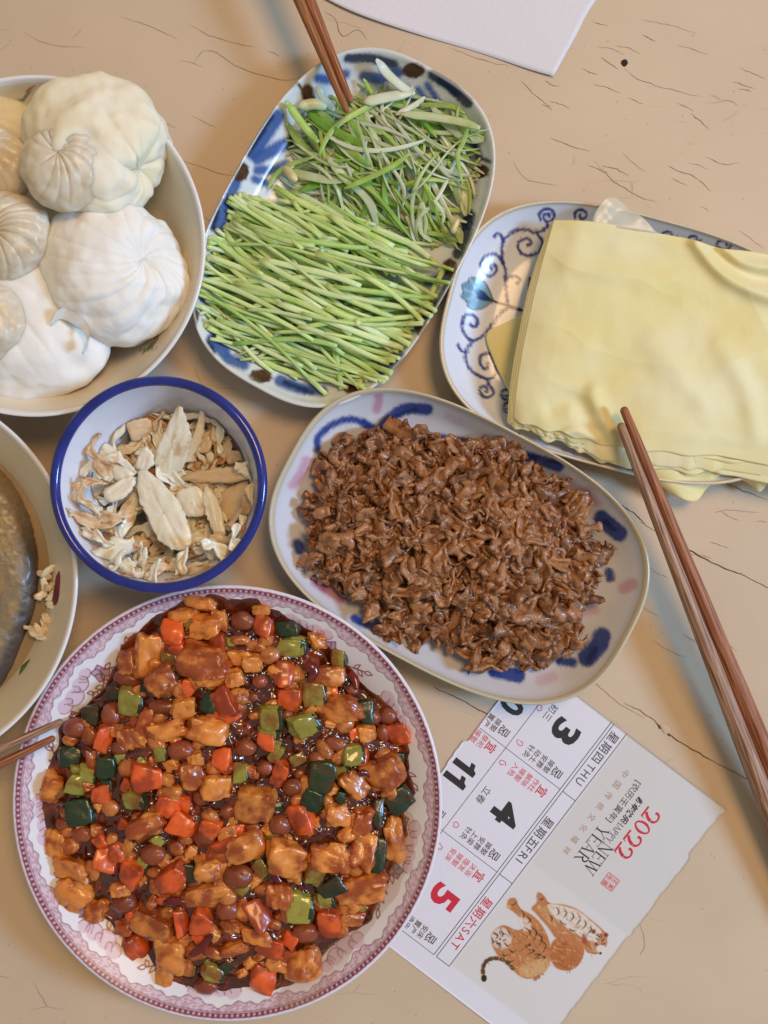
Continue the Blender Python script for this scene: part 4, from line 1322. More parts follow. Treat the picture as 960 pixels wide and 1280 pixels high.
# the scallion and cucumber pieces one can pick out
for pts, w, m, nm, lab, cat in [
    ([(470, 74), (484, 92), (502, 108), (518, 118)], 12, 0, 'scallion_shred', 'broad white scallion strip pointing at the top rim of the blue-petal dish', 'scallion shred'),
    ([(455, 128), (480, 122), (515, 116)], 14, 0, 'scallion_shred', 'wide white scallion strip just right of the chopstick tips', 'scallion shred'),
    ([(374, 134), (392, 130), (408, 134)], 14, 0, 'scallion_piece', 'thick white scallion root piece left of the chopstick tips', 'scallion shred'),
    ([(396, 106), (404, 122), (418, 138)], 10, 0, 'scallion_shred', 'translucent white scallion strip under the chopsticks', 'scallion shred'),
    ([(357, 126), (370, 144), (382, 160), (398, 178)], 10, 2, 'scallion_shred', 'bright green scallion blade reaching out at the upper left', 'scallion shred'),
    ([(454, 98), (462, 112), (468, 122)], 6, 3, 'scallion_shred', 'short deep green scallion tip beside the chopsticks', 'scallion shred'),
    ([(335, 236), (345, 218), (362, 206), (392, 196)], 6, 2, 'scallion_shred', 'curved green scallion strip at the left edge of its pile', 'scallion shred'),
    ([(430, 236), (462, 222), (490, 208), (512, 192)], 7, 2, 'scallion_shred', 'straight bright green scallion strip lying across the pile', 'scallion shred'),
    ([(445, 150), (452, 170), (460, 195), (466, 210)], 4.5, 1, 'scallion_shred', 'thin pale scallion strip hanging down the middle of its pile', 'scallion shred'),
    ([(500, 142), (540, 146), (575, 152), (600, 160)], 11, 1, 'scallion_shred', 'wide pale green scallion strip along the top right of its pile', 'scallion shred'),
    ([(356, 208), (362, 216), (370, 226)], 12, 0, 'garlic_piece', 'small ivory scallion bulb piece left of the scallion pile', 'scallion shred'),
    ([(566, 292), (569, 282), (573, 274)], 9, 0, 'garlic_piece', 'small ivory scallion bulb piece at the right of the scallion pile', 'scallion shred'),
    ([(585, 160), (578, 180), (572, 196), (578, 230)], 6, 2, 'scallion_shred', 'green scallion strip running down the right edge of its pile', 'scallion shred')]:
    p = smooth_line(pts, 6)
    z = d_cuc.z_at(p[:, 0], p[:, 1], prof_c) + h_sc(p[:, 0], p[:, 1]) * 1.05 + .0035
    z = np.maximum(np.polyval(np.polyfit(np.arange(len(p)), z, 1), np.arange(len(p))), z)
    fl = .9 if 'bulb' in lab or 'root' in lab else .22
    r = np.interp(np.linspace(0, 1, len(p)), [0, .15, .8, 1], [.3, 1, .95, .45]) * w / 2 / PPM
    v, f = tube(PV(p[:, 0], p[:, 1], z), r, 8, fl)
    tag(link('scallion_shred' if 'bulb' not in lab else 'scallion_bulb', mesh(nm, v, f, True, M_sc[m] if 'bulb' not in lab else mat('scallion_bulb', ((226, 214, 168), (206, 196, 130)), scale=120, rough=.25, coat=.3, sss=.3))), lab, cat, 'scallion shreds on the blue-petal dish')
# ------------------------------------------------------------------ steamed buns and soup dumplings
def bun(seed, npl, R, flat, depth, twist, reach=1.4, lobes=.04, nr=90, ns=220, knot=.25):
    """round dough ball pleated round its pole (+Z)"""
    th = np.linspace(0.0001, np.pi, nr)[:, None]; ph = np.linspace(0, 2 * np.pi, ns, endpoint=False)[None, :]
    rg = np.random.RandomState(seed)
    a = ph + twist * np.clip(th, 0, 2) + .28 * np.sin(ph + seed * 2.1) + .16 * np.sin(2 * ph + seed)
    a = a + .10 * np.sin(3 * a + seed * 1.7)
    w = (a * npl / (2 * np.pi)) % 1.0
    idx = np.floor(a * npl / (2 * np.pi)).astype(int) % npl
    amp = rg.uniform(.65, 1.25, npl)[idx]
    ridge = np.abs(w - .5) * 2
    fold = 1 - ridge ** 3.0                      # rounded lobes with sharp creases
    fall = np.clip(np.sin(np.clip(th / reach, 0, 1) * np.pi) ** .8, 0, 1)
    fall = np.where(th < reach, np.clip(th / .22, 0, 1) ** .7 * np.cos(np.clip(th / reach, 0, 1) * np.pi / 2) ** .6, 0)
    soft = .55 + .6 * vn(np.stack([np.cos(ph) * 1.6 + 0 * th, np.sin(ph) * 1.6 + 0 * th, th * 1.5 + 0 * ph + seed], -1), seed)
    r = 1 + depth * (fold * amp - .6) * fall * np.clip(soft + .25, .15, 1.2)
    dent = -knot * np.exp(-(th / .30) ** 2)
    r = r + dent + .05 * np.exp(-(th / .10) ** 2) * knot * 3
    x = r * np.sin(th) * np.cos(ph); y = r * np.sin(th) * np.sin(ph); z = r * np.cos(th)
    v = np.stack([x, y, z], -1).reshape(-1, 3)
    d = v / np.linalg.norm(v, axis=1, keepdims=True)
    v = v + d * (lobes * fbm(v * 1.6 + seed * 5, seed, 3) + .008 * fbm(v * 9 + seed, seed + 1, 2))[:, None]
    f = ring_faces(nr, ns)[:, ::-1]
    v = v * R
    return v, f, flat


def place_bun(name, data, px, py, z, pole_dir, material, label, cat, group, parent=None, spin=0.0):
    v, f, flat = data
    q = Vector((0, 0, 1)).rotation_difference(Vector(pole_dir).normalized()).to_matrix() @ Matrix.Rotation(spin, 3, 'Z')
    v = v @ np.array(q).T
    v[:, 2] *= flat
    c, d = v[f[len(f) // 3]], None
    n = np.cross(c[1] - c[0], c[2] - c[1])
    if np.dot(n, c.mean(0)) < 0: f = f[:, ::-1]
    o = link(name, mesh(name, v, f, True, material), parent, P(px, py, z))
    return tag(o, label, cat, group)


M_dough = mat('steamed_dough', ((238, 235, 228), (245, 243, 238)), scale=40, rough=.6, sss=.6, sss_r=(1, .9, .8), sss_s=.005, coat=0, spec=.3, bump=.45, bscale=260, bdist=.0006)
M_dough2 = mat('steamed_dough_cream', ((234, 225, 196), (240, 233, 214)), scale=30, rough=.55, sss=.7, sss_r=(1, .8, .55), sss_s=.006, coat=0, spec=.35, bump=.4, bscale=300, bdist=.0004)
M_skin_d = mat('dumpling_skin', ((200, 184, 158), (222, 212, 194), (208, 192, 164)), scale=50, rough=.34, sss=.55, sss_r=(1, .8, .55), sss_s=.006, coat=.12, coat_r=.25, bump=.2, bscale=300, bdist=.0004)
GB = 'large steamed buns in the white bowl'; GD = 'small translucent dumplings in the white bowl'
k6 = lambda r, z: r / PPM * (CH - z) / CH
place_bun('steamed_bun', bun(1, 18, k6(92, .05), .76, .052, .55, 1.6, .16, nr=140, ns=340), 142, 341, .0450, (.62, .10, .72), M_dough, 'large white steamed bun with fan-like pleats, rightmost in the white bowl', 'steamed bun', GB, spin=.4)
place_bun('steamed_bun', bun(5, 9, k6(87, .05), .76, .075, .5, 1.25, .22, nr=110, ns=260, knot=.15), 120, 184, .0580, (.80, -.45, .25), M_dough2, 'large cream steamed bun at the top of the white bowl', 'steamed bun', GB, spin=1.2)
place_bun('steamed_bun', bun(9, 12, k6(104, .045), .62, .055, .35, 1.7, .15, nr=120, ns=280), 40, 404, .0360, (-.55, .45, .65), M_dough, 'broad steamed bun with a torn edge, lowest in the white bowl', 'steamed bun', GB, spin=.2)
place_bun('steamed_bun', bun(12, 12, k6(60, .045), .7, .04, .35, 1.3, .08), -10, 160, .036, (0, 0, 1), M_dough2, 'cream bun with a cut end at the upper left edge of the bowl', 'steamed bun', GB)
place_bun('soup_dumpling', bun(21, 13, k6(55, .07), .60, .095, .5, 1.5, .14, nr=90, ns=240), 82, 208, .0760, (-.05, .25, 1), M_skin_d, 'translucent pinched dumpling sitting on the top two buns', 'dumpling', GD)
place_bun('soup_dumpling', bun(24, 14, k6(56, .07), .58, .095, .5, 1.6, .13, nr=90, ns=240), 8, 296, .0620, (-.2, 0, 1), M_skin_d, 'translucent pleated dumpling at the left edge, beside the fan-pleated bun', 'dumpling', GD)
place_bun('soup_dumpling', bun(27, 12, k6(48, .065), .62, .085, .5, 1.5, .13, nr=90, ns=240), -6, 208, .0600, (-.2, .2, 1), M_skin_d, 'translucent dumpling cut by the left edge, above the pleated one', 'dumpling', GD)
place_bun('soup_dumpling', bun(29, 12, k6(50, .065), .62, .085, .5, 1.5, .13, nr=90, ns=240), -14, 402, .0600, (-.3, .2, 1), M_skin_d, 'translucent dumpling cut by the left edge, on the lowest bun', 'dumpling', GD)

# torn flap of dough on the lowest bun
fp = [(64, 400), (78, 392), (96, 400), (108, 412), (110, 428), (104, 436)]
p = smooth_line(fp, 6)
ws = np.linspace(-1, 1, 7)
V = []
for i, (x, y) in enumerate(p):
    for w in ws:
        V.append(PV(x - 6 * w * .6 + w * 2, y + 7 * w, .0625 + .004 * (1 - w) / 2 + .0012 * math.sin(i * .7 + w))[None])
v = np.concatenate(V).reshape(-1, 3)
f = ring_faces(len(p), 7, closed=False)
v2 = v - np.array([0, 0, .0009])
v, f = join([(v, f), (v2, f[:, ::-1])])
tag(link('dough_flap', mesh('dough_flap', v, f, True, M_dough)), 'torn curling flap of dough between the lowest bun and the fan-pleated bun', 'dough flap')

# ------------------------------------------------------------------ tofu skin sheets
M_sheet = mat('yellow_tofu_skin', ((240, 220, 150), (247, 233, 184)), scale=17, rough=.55, sss=.3, sss_r=(1, .8, .4), sss_s=.004, coat=0, spec=.35, bump=.3, bscale=260, bdist=.0004, rand=.03, detail=6)


def bilerp(q, u, v):
    """q: four boundary curves as polylines: top (left->right), bottom (left->right), left (top->bottom), right"""
    T, B, L, R = [smooth_line(c, 8) for c in q]
    def at(c, s):
        d = np.concatenate([[0], np.cumsum(np.hypot(*(c[1:] - c[:-1]).T))]); d /= d[-1]
        return np.stack([np.interp(s, d, c[:, 0]), np.interp(s, d, c[:, 1])], -1)
    tu, bu, lv, rv = at(T, u), at(B, u), at(L, v), at(R, v)
    c00, c10, c01, c11 = T[0], T[-1], B[0], B[-1]
    u_, v_ = u[..., None], v[..., None]
    return (1 - v_) * tu + v_ * bu + (1 - u_) * lv + u_ * rv - ((1 - u_) * (1 - v_) * c00 + u_ * (1 - v_) * c10 + (1 - u_) * v_ * c01 + u_ * v_ * c11)


def sheet(q, zf, nu=90, nv=70, th=.0008):
    u, v = np.meshgrid(np.linspace(0, 1, nu), np.linspace(0, 1, nv))
    xy = bilerp(q, u, v)
    z = zf(xy[..., 0], xy[..., 1], u, v)
    top = PV(xy[..., 0].ravel(), xy[..., 1].ravel(), z.ravel())
    bot = top.copy(); bot[:, 2] -= th
    f = ring_faces(nv, nu, closed=False)[:, ::-1]
    n = nu * nv
    b = np.concatenate([np.arange(nu), np.arange(1, nv) * nu + nu - 1, (nv - 1) * nu + np.arange(nu - 2, -1, -1), np.arange(nv - 2, 0, -1) * nu])
    b2 = np.roll(b, -1)
    side = np.stack([b, b2, b2 + n, b + n], 1)
    return np.concatenate([top, bot]), np.concatenate([f, f[:, ::-1] + n, side])


def wr(x, y, seed, a=1.0):
    w = a * (.0022 * n2(x, y, 95, seed, 2) + .0008 * n2(x, y, 34, seed + 4, 2))
    # soft ridges
    r = 1 - np.abs(n2(x * .6 + y * .25, y * 1.1 - x * .2, 90, seed + 8, 2))
    return w * 1.0 + a * .0006 * np.clip(r, 0, 1) ** 8


GS = 'yellow sheets stacked on the blue-scroll dish'
LF = [(692, 275), (672, 348), (656, 420), (646, 480), (642, 522)]
def off(c, dx, dy): return [(a + dx, b + dy) for a, b in c]
TOPC = [(692, 275), (730, 276), (762, 280), (815, 290), (868, 300), (900, 310), (960, 318), (1085, 350)]
BOTC = [(642, 520), (652, 528), (668, 530), (684, 538), (700, 537), (718, 546), (735, 547), (752, 555), (778, 557), (800, 563), (830, 563), (860, 569), (890, 568), (920, 573), (1050, 600)]
RTC = [(1085, 350), (1075, 430), (1060, 520), (1050, 600)]

# loose lower pieces first
def z_low(x, y, u, v): return np.maximum(d_sh.z_at(x, y, prof_s) + .0022 + .001 * n2(x, y, 30, 3, 2), .0075 + .004 * u)
v, f = sheet(([(655, 392), (700, 400)], [(640, 497), (700, 510)], [(655, 392), (628, 405), (608, 418), (618, 452), (640, 497)], [(700, 400), (705, 450), (700, 510)]), z_low, 24, 30)
tag(link('tofu_skin_sheet', mesh('tofu_skin_sheet', v, f, True, M_sheet)), 'pale yellow sheet corner poking out at the left, lowest of the stack', 'sheet', GS)
def z_flap(x, y, u, v): return .0255 - .010 * np.clip(v, 0, 1) ** 1.5 + .0012 * n2(x, y, 24, 13, 2) + .0015 * np.sin(u * 9) * v
v, f = sheet(([(790, 560), (930, 575)], [(838, 618), (868, 627), (884, 610), (905, 590)], [(790, 560), (812, 592), (838, 618)], [(930, 575), (905, 590)]), z_flap, 50, 30)
tag(link('tofu_skin_sheet', mesh('tofu_skin_sheet', v, f, True, M_sheet)), 'yellow sheet hanging over the dish rim in a rounded flap behind the chopsticks', 'sheet', GS)


def stack_z(lift, seed, droop=1.0, a=1.0):
    def zf(x, y, u, v):
        # held up by the sheets inside, sinking slightly towards the dish ends and over the lower rim
        z = lift + wr(x, y, seed, a) * np.clip(np.minimum(np.minimum(u, 1 - u), np.minimum(v, 1 - v)) * 12 + .35, 0, 1)
        z = z - droop * .0035 * np.clip((.10 - u) / .10, 0, 1) ** 1.5 - droop * .0022 * np.clip((v - .90) / .10, 0, 1) ** 1.5
        return z
    return zf


def z_top(x, y, u, v):
    z = stack_z(.0312, 51, 1.0, 1.15)(x, y, u, v)
    # the folds seen at the top right, the pocket at the lower left
    def ridge(pts, h, w):
        p = smooth_line(pts, 6); best = np.full(x.shape, 1e9)
        for i in range(len(p) - 1):
            ax, ay = p[i]; bx, by = p[i + 1]; dx, dy = bx - ax, by - ay
            t = np.clip(((x - ax) * dx + (y - ay) * dy) / (dx * dx + dy * dy), 0, 1)
            best = np.minimum(best, (x - ax - t * dx) ** 2 + (y - ay - t * dy) ** 2)
        return h * np.exp(-best / (w * w))
    z = z + ridge([(872, 304), (892, 330), (918, 352), (965, 372)], .0045, 10) - ridge([(884, 303), (905, 325), (940, 345), (975, 352)], .003, 9)
    z = z + ridge([(905, 312), (930, 330), (965, 335)], .003, 8)
    z = z + ridge([(742, 490), (752, 520), (768, 545)], .0028, 11) - ridge([(690, 510), (715, 500), (735, 520), (750, 548)], .0022, 12)
    z = z + ridge([(700, 545), (720, 538), (745, 548)], .0022, 6)
    z = z + ridge([(820, 430), (850, 470), (880, 505)], .0014, 18) + ridge([(900, 430), (930, 480), (945, 540)], .0016, 14) + ridge([(712, 330), (780, 345), (850, 350)], .0010, 14)
    return z
layers = [
    (-8, 4, 14, 24, .0279, 'second sheet from the bottom, its pale edge showing along the left', 41),
    (-6, 8, 10, 18, .0290, 'folded sheet with a wavy lower edge over the dish rim', 43),
    (-3, 3, 6, 9, .0301, 'sheet just under the top one, its cream edge showing below it', 47),
]
for dxl, dyt, _, dyb, lift, lab, sd in layers:
    rgj = np.random.RandomState(sd)
    Bc = [(a + dxl * (i < 2), b + dyb * (.3 + .7 * min(1, i / 7)) + (rgj.uniform(-3, 3) if i else 0)) for i, (a, b) in enumerate(BOTC)]
    Bc = [tuple(q) for q in smooth_line(Bc, 3)]; Bc = [(a, b + (rgj.uniform(-2.2, 2.2) if i else 0)) for i, (a, b) in enumerate(Bc)]
    Lc = off(LF, dxl, 0); Lc[0] = (LF[0][0] + dxl * .3, LF[0][1] + dyt * .4); Lc[-1] = Bc[0]
    Tc = off(TOPC, 0, 5); Tc[0] = Lc[0]
    Rc = [(a + 0, b) for a, b in RTC]; Rc[0] = Tc[-1]; Rc[-1] = Bc[-1]
    v, f = sheet((Tc, Bc, Lc, Rc), (lambda x, y, u, v, q=lift: z_top(x, y, u, v) - (.0312 - q) - .0012 * np.clip((v - .93) / .07, 0, 1)), 200, 120)
    tag(link('tofu_skin_sheet', mesh('tofu_skin_sheet', v, f, True, M_sheet)), 'pale yellow ' + lab, 'sheet', GS)


v, f = sheet((TOPC, BOTC, LF, RTC), z_top, 240, 170)
tag(link('tofu_skin_sheet', mesh('tofu_skin_sheet', v, f, True, M_sheet)), 'large pale yellow sheet on top of the stack, softly wrinkled', 'sheet', GS)
def z_cn(x, y, u, v): return .0275 - .016 * np.clip(v, 0, 1) ** 1.4 + .001 * np.sin(u * 6)
v, f = sheet(([(880, 572), (965, 578)], [(915, 592), (938, 606), (950, 615), (962, 600)], [(880, 572), (898, 580), (915, 592)], [(965, 578), (966, 590), (962, 600)]), z_cn, 30, 20)
tag(link('tofu_skin_sheet', mesh('tofu_skin_sheet', v, f, True, M_sheet)), 'cream sheet corner folded down over the rim at the right edge', 'sheet', GS)
# clear film scrap at the top
m_f = mat('clear_film', ((226, 222, 200), (236, 232, 214)), scale=60, rough=.25, coat=.2, alpha=.5, bump=.25, bscale=60, bdist=.001)
def z_fm(x, y, u, v): return .030 + .0025 * n2(x, y, 26, 61, 2) + .001 * u
v, f = sheet(([(746, 262), (762, 245), (790, 262)], [(740, 280), (775, 285), (822, 292)], [(746, 262), (742, 270), (740, 280)], [(790, 262), (808, 276), (822, 292)]), z_fm, 26, 14, .0003)
tag(link('film_scrap', mesh('film_scrap', v, f, True, m_f)), 'crumpled translucent scrap standing up behind the top edge of the yellow sheets', 'film')

# ------------------------------------------------------------------ torn pale flakes in the enamel bowl
ZX = lambda pts: [(a / 2.723, 460 + b / 2.723) for a, b in pts]
M_fl = [sauced('pale_flake', (240, 234, 218), (232, 220, 194), (206, 170, 128), .56, .80, rough=.3, sss=.22, scale=120, bump=.5, bscale=420, coat=.15, rand=.05, stretch=None),
        sauced('tan_flake', (230, 206, 172), (214, 182, 140), (182, 136, 92), .50, .76, rough=.42, sss=.2, scale=120, bump=.5, bscale=420, coat=.3, rand=.12)]


M_fl.append(sauced('browned_flake', (208, 164, 118), (188, 138, 92), (150, 100, 60), .45, .7, rough=.4, sss=.2, scale=120, bump=.5, bscale=420, coat=.2, rand=.12))


def flake(poly, z, th, tilt, seed, bowl=True):
    """a torn slab: outline filled by rings towards its centre, domed, rough"""
    p = smooth_poly(poly, 9)
    jit = 2.6 * np.stack([n2(p[:, 0], p[:, 1], 3.0, seed, 2), n2(p[:, 1], p[:, 0], 3.0, seed + 1, 2)], 1)
    c = p.mean(0); m = len(p)
    rows, zz = [], []
    for q, h in [(0.02, 1), (.15, 1), (.3, .98), (.45, .96), (.6, .92), (.72, .86), (.82, .74), (.90, .56), (.96, .3), (1, 0), (.95, -.4), (.5, -.6), (.02, -.6)]:
        rows.append(c + (p - c) * q + jit * q ** 4); zz.append(np.full(m, h))
    a = np.concatenate(rows); h = np.concatenate(zz)
    ev, evec = np.linalg.eigh(np.cov((p - c).T)); la, lb = (a - c) @ evec[:, 1], (a - c) @ evec[:, 0]
    ridge = n2(la * .25, lb, 5, seed + 3, 2) + .5 * n2(la, lb, 9, seed + 8, 2)
    zz = z + th * h + th * .7 * ridge * (h > -.2) + tilt[0] * (a[:, 0] - c[0]) / PPM + tilt[1] * (a[:, 1] - c[1]) / PPM
    f = ring_faces(len(rows), m)
    v = PV(a[:, 0], a[:, 1], zz)
    if bowl:      # keep it inside the bowl wall
        C = d_en.C; r = np.hypot(v[:, 0] - C[0], v[:, 1] - C[1])
        lim = np.interp(v[:, 2], [q[1] for q in in_e[1:]], [q[0] for q in in_e[1:]]) * ER * d_en.k - .0012
        s = np.minimum(1, lim / np.maximum(r, 1e-6))
        v[:, 0] = C[0] + (v[:, 0] - C[0]) * s; v[:, 1] = C[1] + (v[:, 1] - C[1]) * s
    return v, f[:, ::-1]


GF = 'torn pale flakes in the enamel bowl'
hero = [
    ([(610, 125), (640, 190), (652, 250), (620, 345), (560, 375), (530, 345), (525, 290), (560, 220)], 0, .026, (.1, -.35), 'long pointed pale flake standing up at the top of the enamel bowl'),
    ([(692, 125), (697, 200), (682, 262), (645, 310), (622, 290), (655, 230)], 0, .024, (-.2, -.3), 'slim pointed flake beside the long one, near the top rim'),
    ([(320, 232), (400, 285), (460, 345), (455, 365), (405, 388), (350, 335), (316, 290)], 0, .023, (.1, .1), 'pale flake slanting down from the upper left of the enamel bowl'),
    ([(475, 345), (530, 370), (600, 440), (642, 530), (652, 602), (600, 622), (540, 585), (500, 505), (468, 430)], 0, .031, (.05, .2), 'largest white flake, lying across the middle of the enamel bowl'),
    ([(460, 420), (474, 470), (445, 545), (385, 600), (338, 634), (350, 580), (400, 490)], 0, .024, (-.2, .2), 'pale flake slanting down to the lower left of the enamel bowl'),
    ([(353, 418), (440, 368), (464, 392), (422, 442), (372, 457)], 0, .027, (0, .1), 'short white flake left of the largest one'),
    ([(490, 268), (520, 290), (522, 332), (490, 352), (458, 330)], 0, .026, (0, -.2), 'small white flake above the largest one'),
    ([(268, 350), (330, 338), (384, 372), (342, 432), (290, 442), (266, 400)], 0, .020, (-.2, 0), 'rounded cream flake at the left wall of the enamel bowl'),
    ([(283, 500), (332, 510), (384, 532), (342, 604), (308, 572)], 1, .019, (-.2, .1), 'small tan flake at the lower left wall of the enamel bowl'),
    ([(700, 398), (742, 450), (767, 560), (742, 580), (708, 520), (690, 450)], 0, .028, (.1, .1), 'narrow pale flake right of the largest one'),
    ([(862, 468), (874, 520), (822, 594), (768, 592), (800, 540)], 0, .026, (.3, .1), 'pale flake leaning on the right wall of the enamel bowl'),
    ([(780, 598), (794, 612), (722, 690), (688, 698), (708, 650)], 0, .023, (.2, .3), 'thin pale flake at the lower right wall of the enamel bowl'),
    ([(600, 430), (660, 400), (700, 440), (690, 500), (630, 500)], 0, .025, (0, 0), 'blunt white flake tucked between the largest and the narrow one'),
    ([(430, 190), (500, 170), (520, 215), (460, 250)], 1, .020, (0, -.3), 'square tan flake at the upper wall of the enamel bowl'),
    ([(620, 360), (760, 340), (870, 345), (868, 372), (760, 392), (640, 388)], 1, .024, (.3, 0), 'long brownish flake reaching the right wall of the enamel bowl'),
    ([(750, 430), (850, 380), (878, 420), (840, 500), (770, 520)], 1, .022, (.3, 0), 'brown-tinged flake by the right wall of the enamel bowl'),
    ([(440, 650), (600, 630), (720, 610), (690, 660), (560, 690), (470, 680)], 1, .018, (0, .4), 'long tan fibrous flake along the bottom of the enamel bowl'),
]
for i, (poly, mi, z, tilt, lab) in enumerate(hero):
    v, f = flake(ZX(poly), z + .0135, .0015, tilt, 300 + i)
    tag(link('torn_flake', mesh('torn_flake', v, f, True, M_fl[mi])), lab, 'flake', GF)
rg = random.Random(41)
EP = [(200 + 100 * math.cos(a) + 16, 610 + 100 * math.sin(a) + 6) for a in np.linspace(0, 6.283, 24)[:-1]]
inpoly = ZX([(400, 200), (480, 150), (600, 150), (720, 160), (830, 250), (880, 350), (880, 480), (830, 600), (700, 700), (520, 735), (400, 690), (320, 620), (270, 520), (265, 380), (320, 300)])
def in_bowl(v):
    C = d_en.C; r = np.hypot(v[:, 0] - C[0], v[:, 1] - C[1])
    lim = np.interp(v[:, 2], [q[1] for q in in_e[1:]], [q[0] for q in in_e[1:]]) * ER * d_en.k - .0012
    s = np.minimum(1, lim / np.maximum(r, 1e-6))
    v = v.copy(); v[:, 0] = C[0] + (v[:, 0] - C[0]) * s; v[:, 1] = C[1] + (v[:, 1] - C[1]) * s
    return v


pale = [shred(s, .16, .75 + .28 * (s % 3)) for s in range(700, 720)]
for i, (x, y) in enumerate(scatter(170, inpoly, 2, (90, 500, 330, 735), rg, 7)):
    L = rg.uniform(34, 66)
    edge = min(1, max(0, float(poly_dist(x, y, inpoly)) / 40))
    z = max(float(d_en.z_at(x, y, in_e)) + .003, .019 + .010 * edge) + rg.uniform(-.002, .004)
    s = L / 2 / PPM * (CH - z) / CH
    Rm = np.array(Euler((rg.uniform(-.4, .4), rg.uniform(-.3, .3), rg.uniform(0, 6.28))).to_matrix())
    v, f = pale[i % len(pale)]; v = v * [1, .75, .8]
    v = in_bowl((v * [s, s * rg.uniform(.7, 1.2), s]) @ Rm.T + np.array(P(x, y, z)))
    mi = rg.choices([0, 1, 2], [7, 4, 1])[0]
    tag(link('torn_flake', mesh('torn_flake', v, f, True, M_fl[mi])), ('small cream', 'small tan', 'small browned')[mi] + ' torn flake among those lining the enamel bowl', 'flake', GF)

# ------------------------------------------------------------------ fish in the left bowl
M_broth = mat('fish_broth', ((150, 122, 82), (168, 142, 100)), scale=40, rough=.07, coat=.5, bump=.15, bscale=40, bdist=.001)
zb = .0300
r_px = 248.6 * .80 * ((CH - .051) / (CH - zb))
a = np.linspace(0, 2 * np.pi, 120, endpoint=False)
C = d_fish.C
rb = np.interp(zb, [q[1] for q in in_f], [q[0] for q in in_f]) * 248.6 * d_fish.k
v = [(C[0], C[1], zb)] + [(C[0] + rb * 1.002 * math.cos(t), C[1] + rb * 1.002 * math.sin(t), zb) for t in a]
f = [[0, 1 + i, 1 + (i + 1) % 120] for i in range(120)]
tag(link('fish_broth', mesh('fish_broth', v, f, True, M_broth)), 'murky tan broth around the fish in the left bowl', 'broth', kind='stuff')
# fish body: a domed fillet, painted skin
FP = [(-190, 600), (-120, 560), (-40, 560), (5, 590), (34, 632), (48, 690), (47, 750), (30, 800), (8, 850), (-30, 890), (-110, 900), (-190, 860), (-220, 730)]
gx = np.arange(-230, 62, 2.0); gy = np.arange(545, 912, 2.0)
X, Y = np.meshgrid(gx, gy)
d = poly_dist(X, Y, smooth_poly(FP, 5)) + 2.0 * n2(X, Y, 12, 4, 2)
t_ = np.clip(d / 60, 0, 1)
Z = zb - .003 + .016 * np.sqrt(1 - (1 - t_) ** 2) + .0018 * n2(X, Y, 26, 6, 3) * t_ + .0003 * n2(X, Y, 8, 9, 2) * np.clip(d / 8, 0, 1)
v = PV(X.ravel(), Y.ravel(), Z.ravel()); f = ring_faces(len(gy), len(gx), closed=False)
f = f[(d.ravel()[f] > -3).all(1)][:, ::-1]
dd = d.ravel(); nn = n2(X.ravel(), Y.ravel(), 18, 21, 3); n3 = n2(X.ravel(), Y.ravel(), 5, 22, 2)
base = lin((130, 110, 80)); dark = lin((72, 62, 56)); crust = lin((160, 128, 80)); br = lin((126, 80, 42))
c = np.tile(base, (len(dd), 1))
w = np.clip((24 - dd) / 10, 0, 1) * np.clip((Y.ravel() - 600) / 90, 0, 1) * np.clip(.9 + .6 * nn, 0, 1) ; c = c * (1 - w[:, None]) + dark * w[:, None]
w = np.clip((nn - .08) * 4, 0, 1) * np.clip((dd - 16) / 10, 0, 1) * .8; c = c * (1 - w[:, None]) + crust * w[:, None]
w = np.clip((nn * .6 + n3 - .42) * 5, 0, 1) * np.clip((dd - 14) / 10, 0, 1) * .8; c = c * (1 - w[:, None]) + br * w[:, None]
c = c * (1 + .25 * n3[:, None])
M_fish = mat('braised_fish_skin', (100, 90, 80), attr=True, rough=.38, coat=.3, coat_r=.2, bump=.7, bscale=380, bdist=.0008)
tag(link('braised_fish', mesh('braised_fish', v, f, True, M_fish, col=c)), 'grey-brown braised fish lying in the left bowl, cut by the picture edge', 'fish')
rg = random.Random(6)
bits = smooth_poly([(44, 742), (54, 716), (66, 712), (72, 735), (70, 768), (60, 790), (46, 800), (38, 785), (46, 765)], 2)
for i, (x, y) in enumerate(scatter(16, bits.tolist(), 1, (36, 705, 76, 805), rg, 6)):
    a = rg.uniform(0, 3.14); L = rg.uniform(14, 26); W = rg.uniform(7, 12); ca, sa = math.cos(a), math.sin(a)
    pts = [(x + (q * ca - w * sa), y + (q * sa + w * ca)) for q, w in [(-L / 2, 0), (-L / 4, W / 2), (L / 4, W * .45), (L / 2, 0), (L / 4, -W / 2), (-L / 4, -W * .4)]]
    v, f = flake(pts, zb + .003 + rg.uniform(0, .003), .002, (rg.uniform(-.2, .2), rg.uniform(-.2, .2)), 600 + i, False)
    tag(link('fish_crumb', mesh('fish_crumb', v, f, True, M_fl[i % 3 > 0])), 'pale crumb of fish flesh floating beside the fish', 'fish crumb', 'crumbs of fish flesh in the broth')
p = smooth_line([(76, 712), (74, 728), (71, 744), (68, 756)], 5)
v, f = tube(PV(p[:, 0], p[:, 1], zb + .008), np.interp(np.linspace(0, 1, len(p)), [0, .2, .8, 1], [.3, 1, .9, .3]) * 5 / PPM, 8, .5)
tag(link('chilli_piece', mesh('chilli_piece', v, f, True, M_chilli)), 'red chilli piece on the right wall of the fish bowl', 'chilli')
M_herb = mat('herb_leaf', ((70, 92, 44), (92, 112, 58)), scale=200, rough=.35, bump=.3)
p = smooth_line([(22, 854), (31, 840), (41, 827), (54, 812)], 5)
v, f = tube(PV(p[:, 0], p[:, 1], float(zb) + .003), np.interp(np.linspace(0, 1, len(p)), [0, .4, 1], [.1, 1, .15]) * 7.5 / PPM, 8, .25)
tag(link('herb_leaf', mesh('herb_leaf', v, f, True, M_herb)), 'single narrow green herb leaf in the fish broth', 'herb leaf')
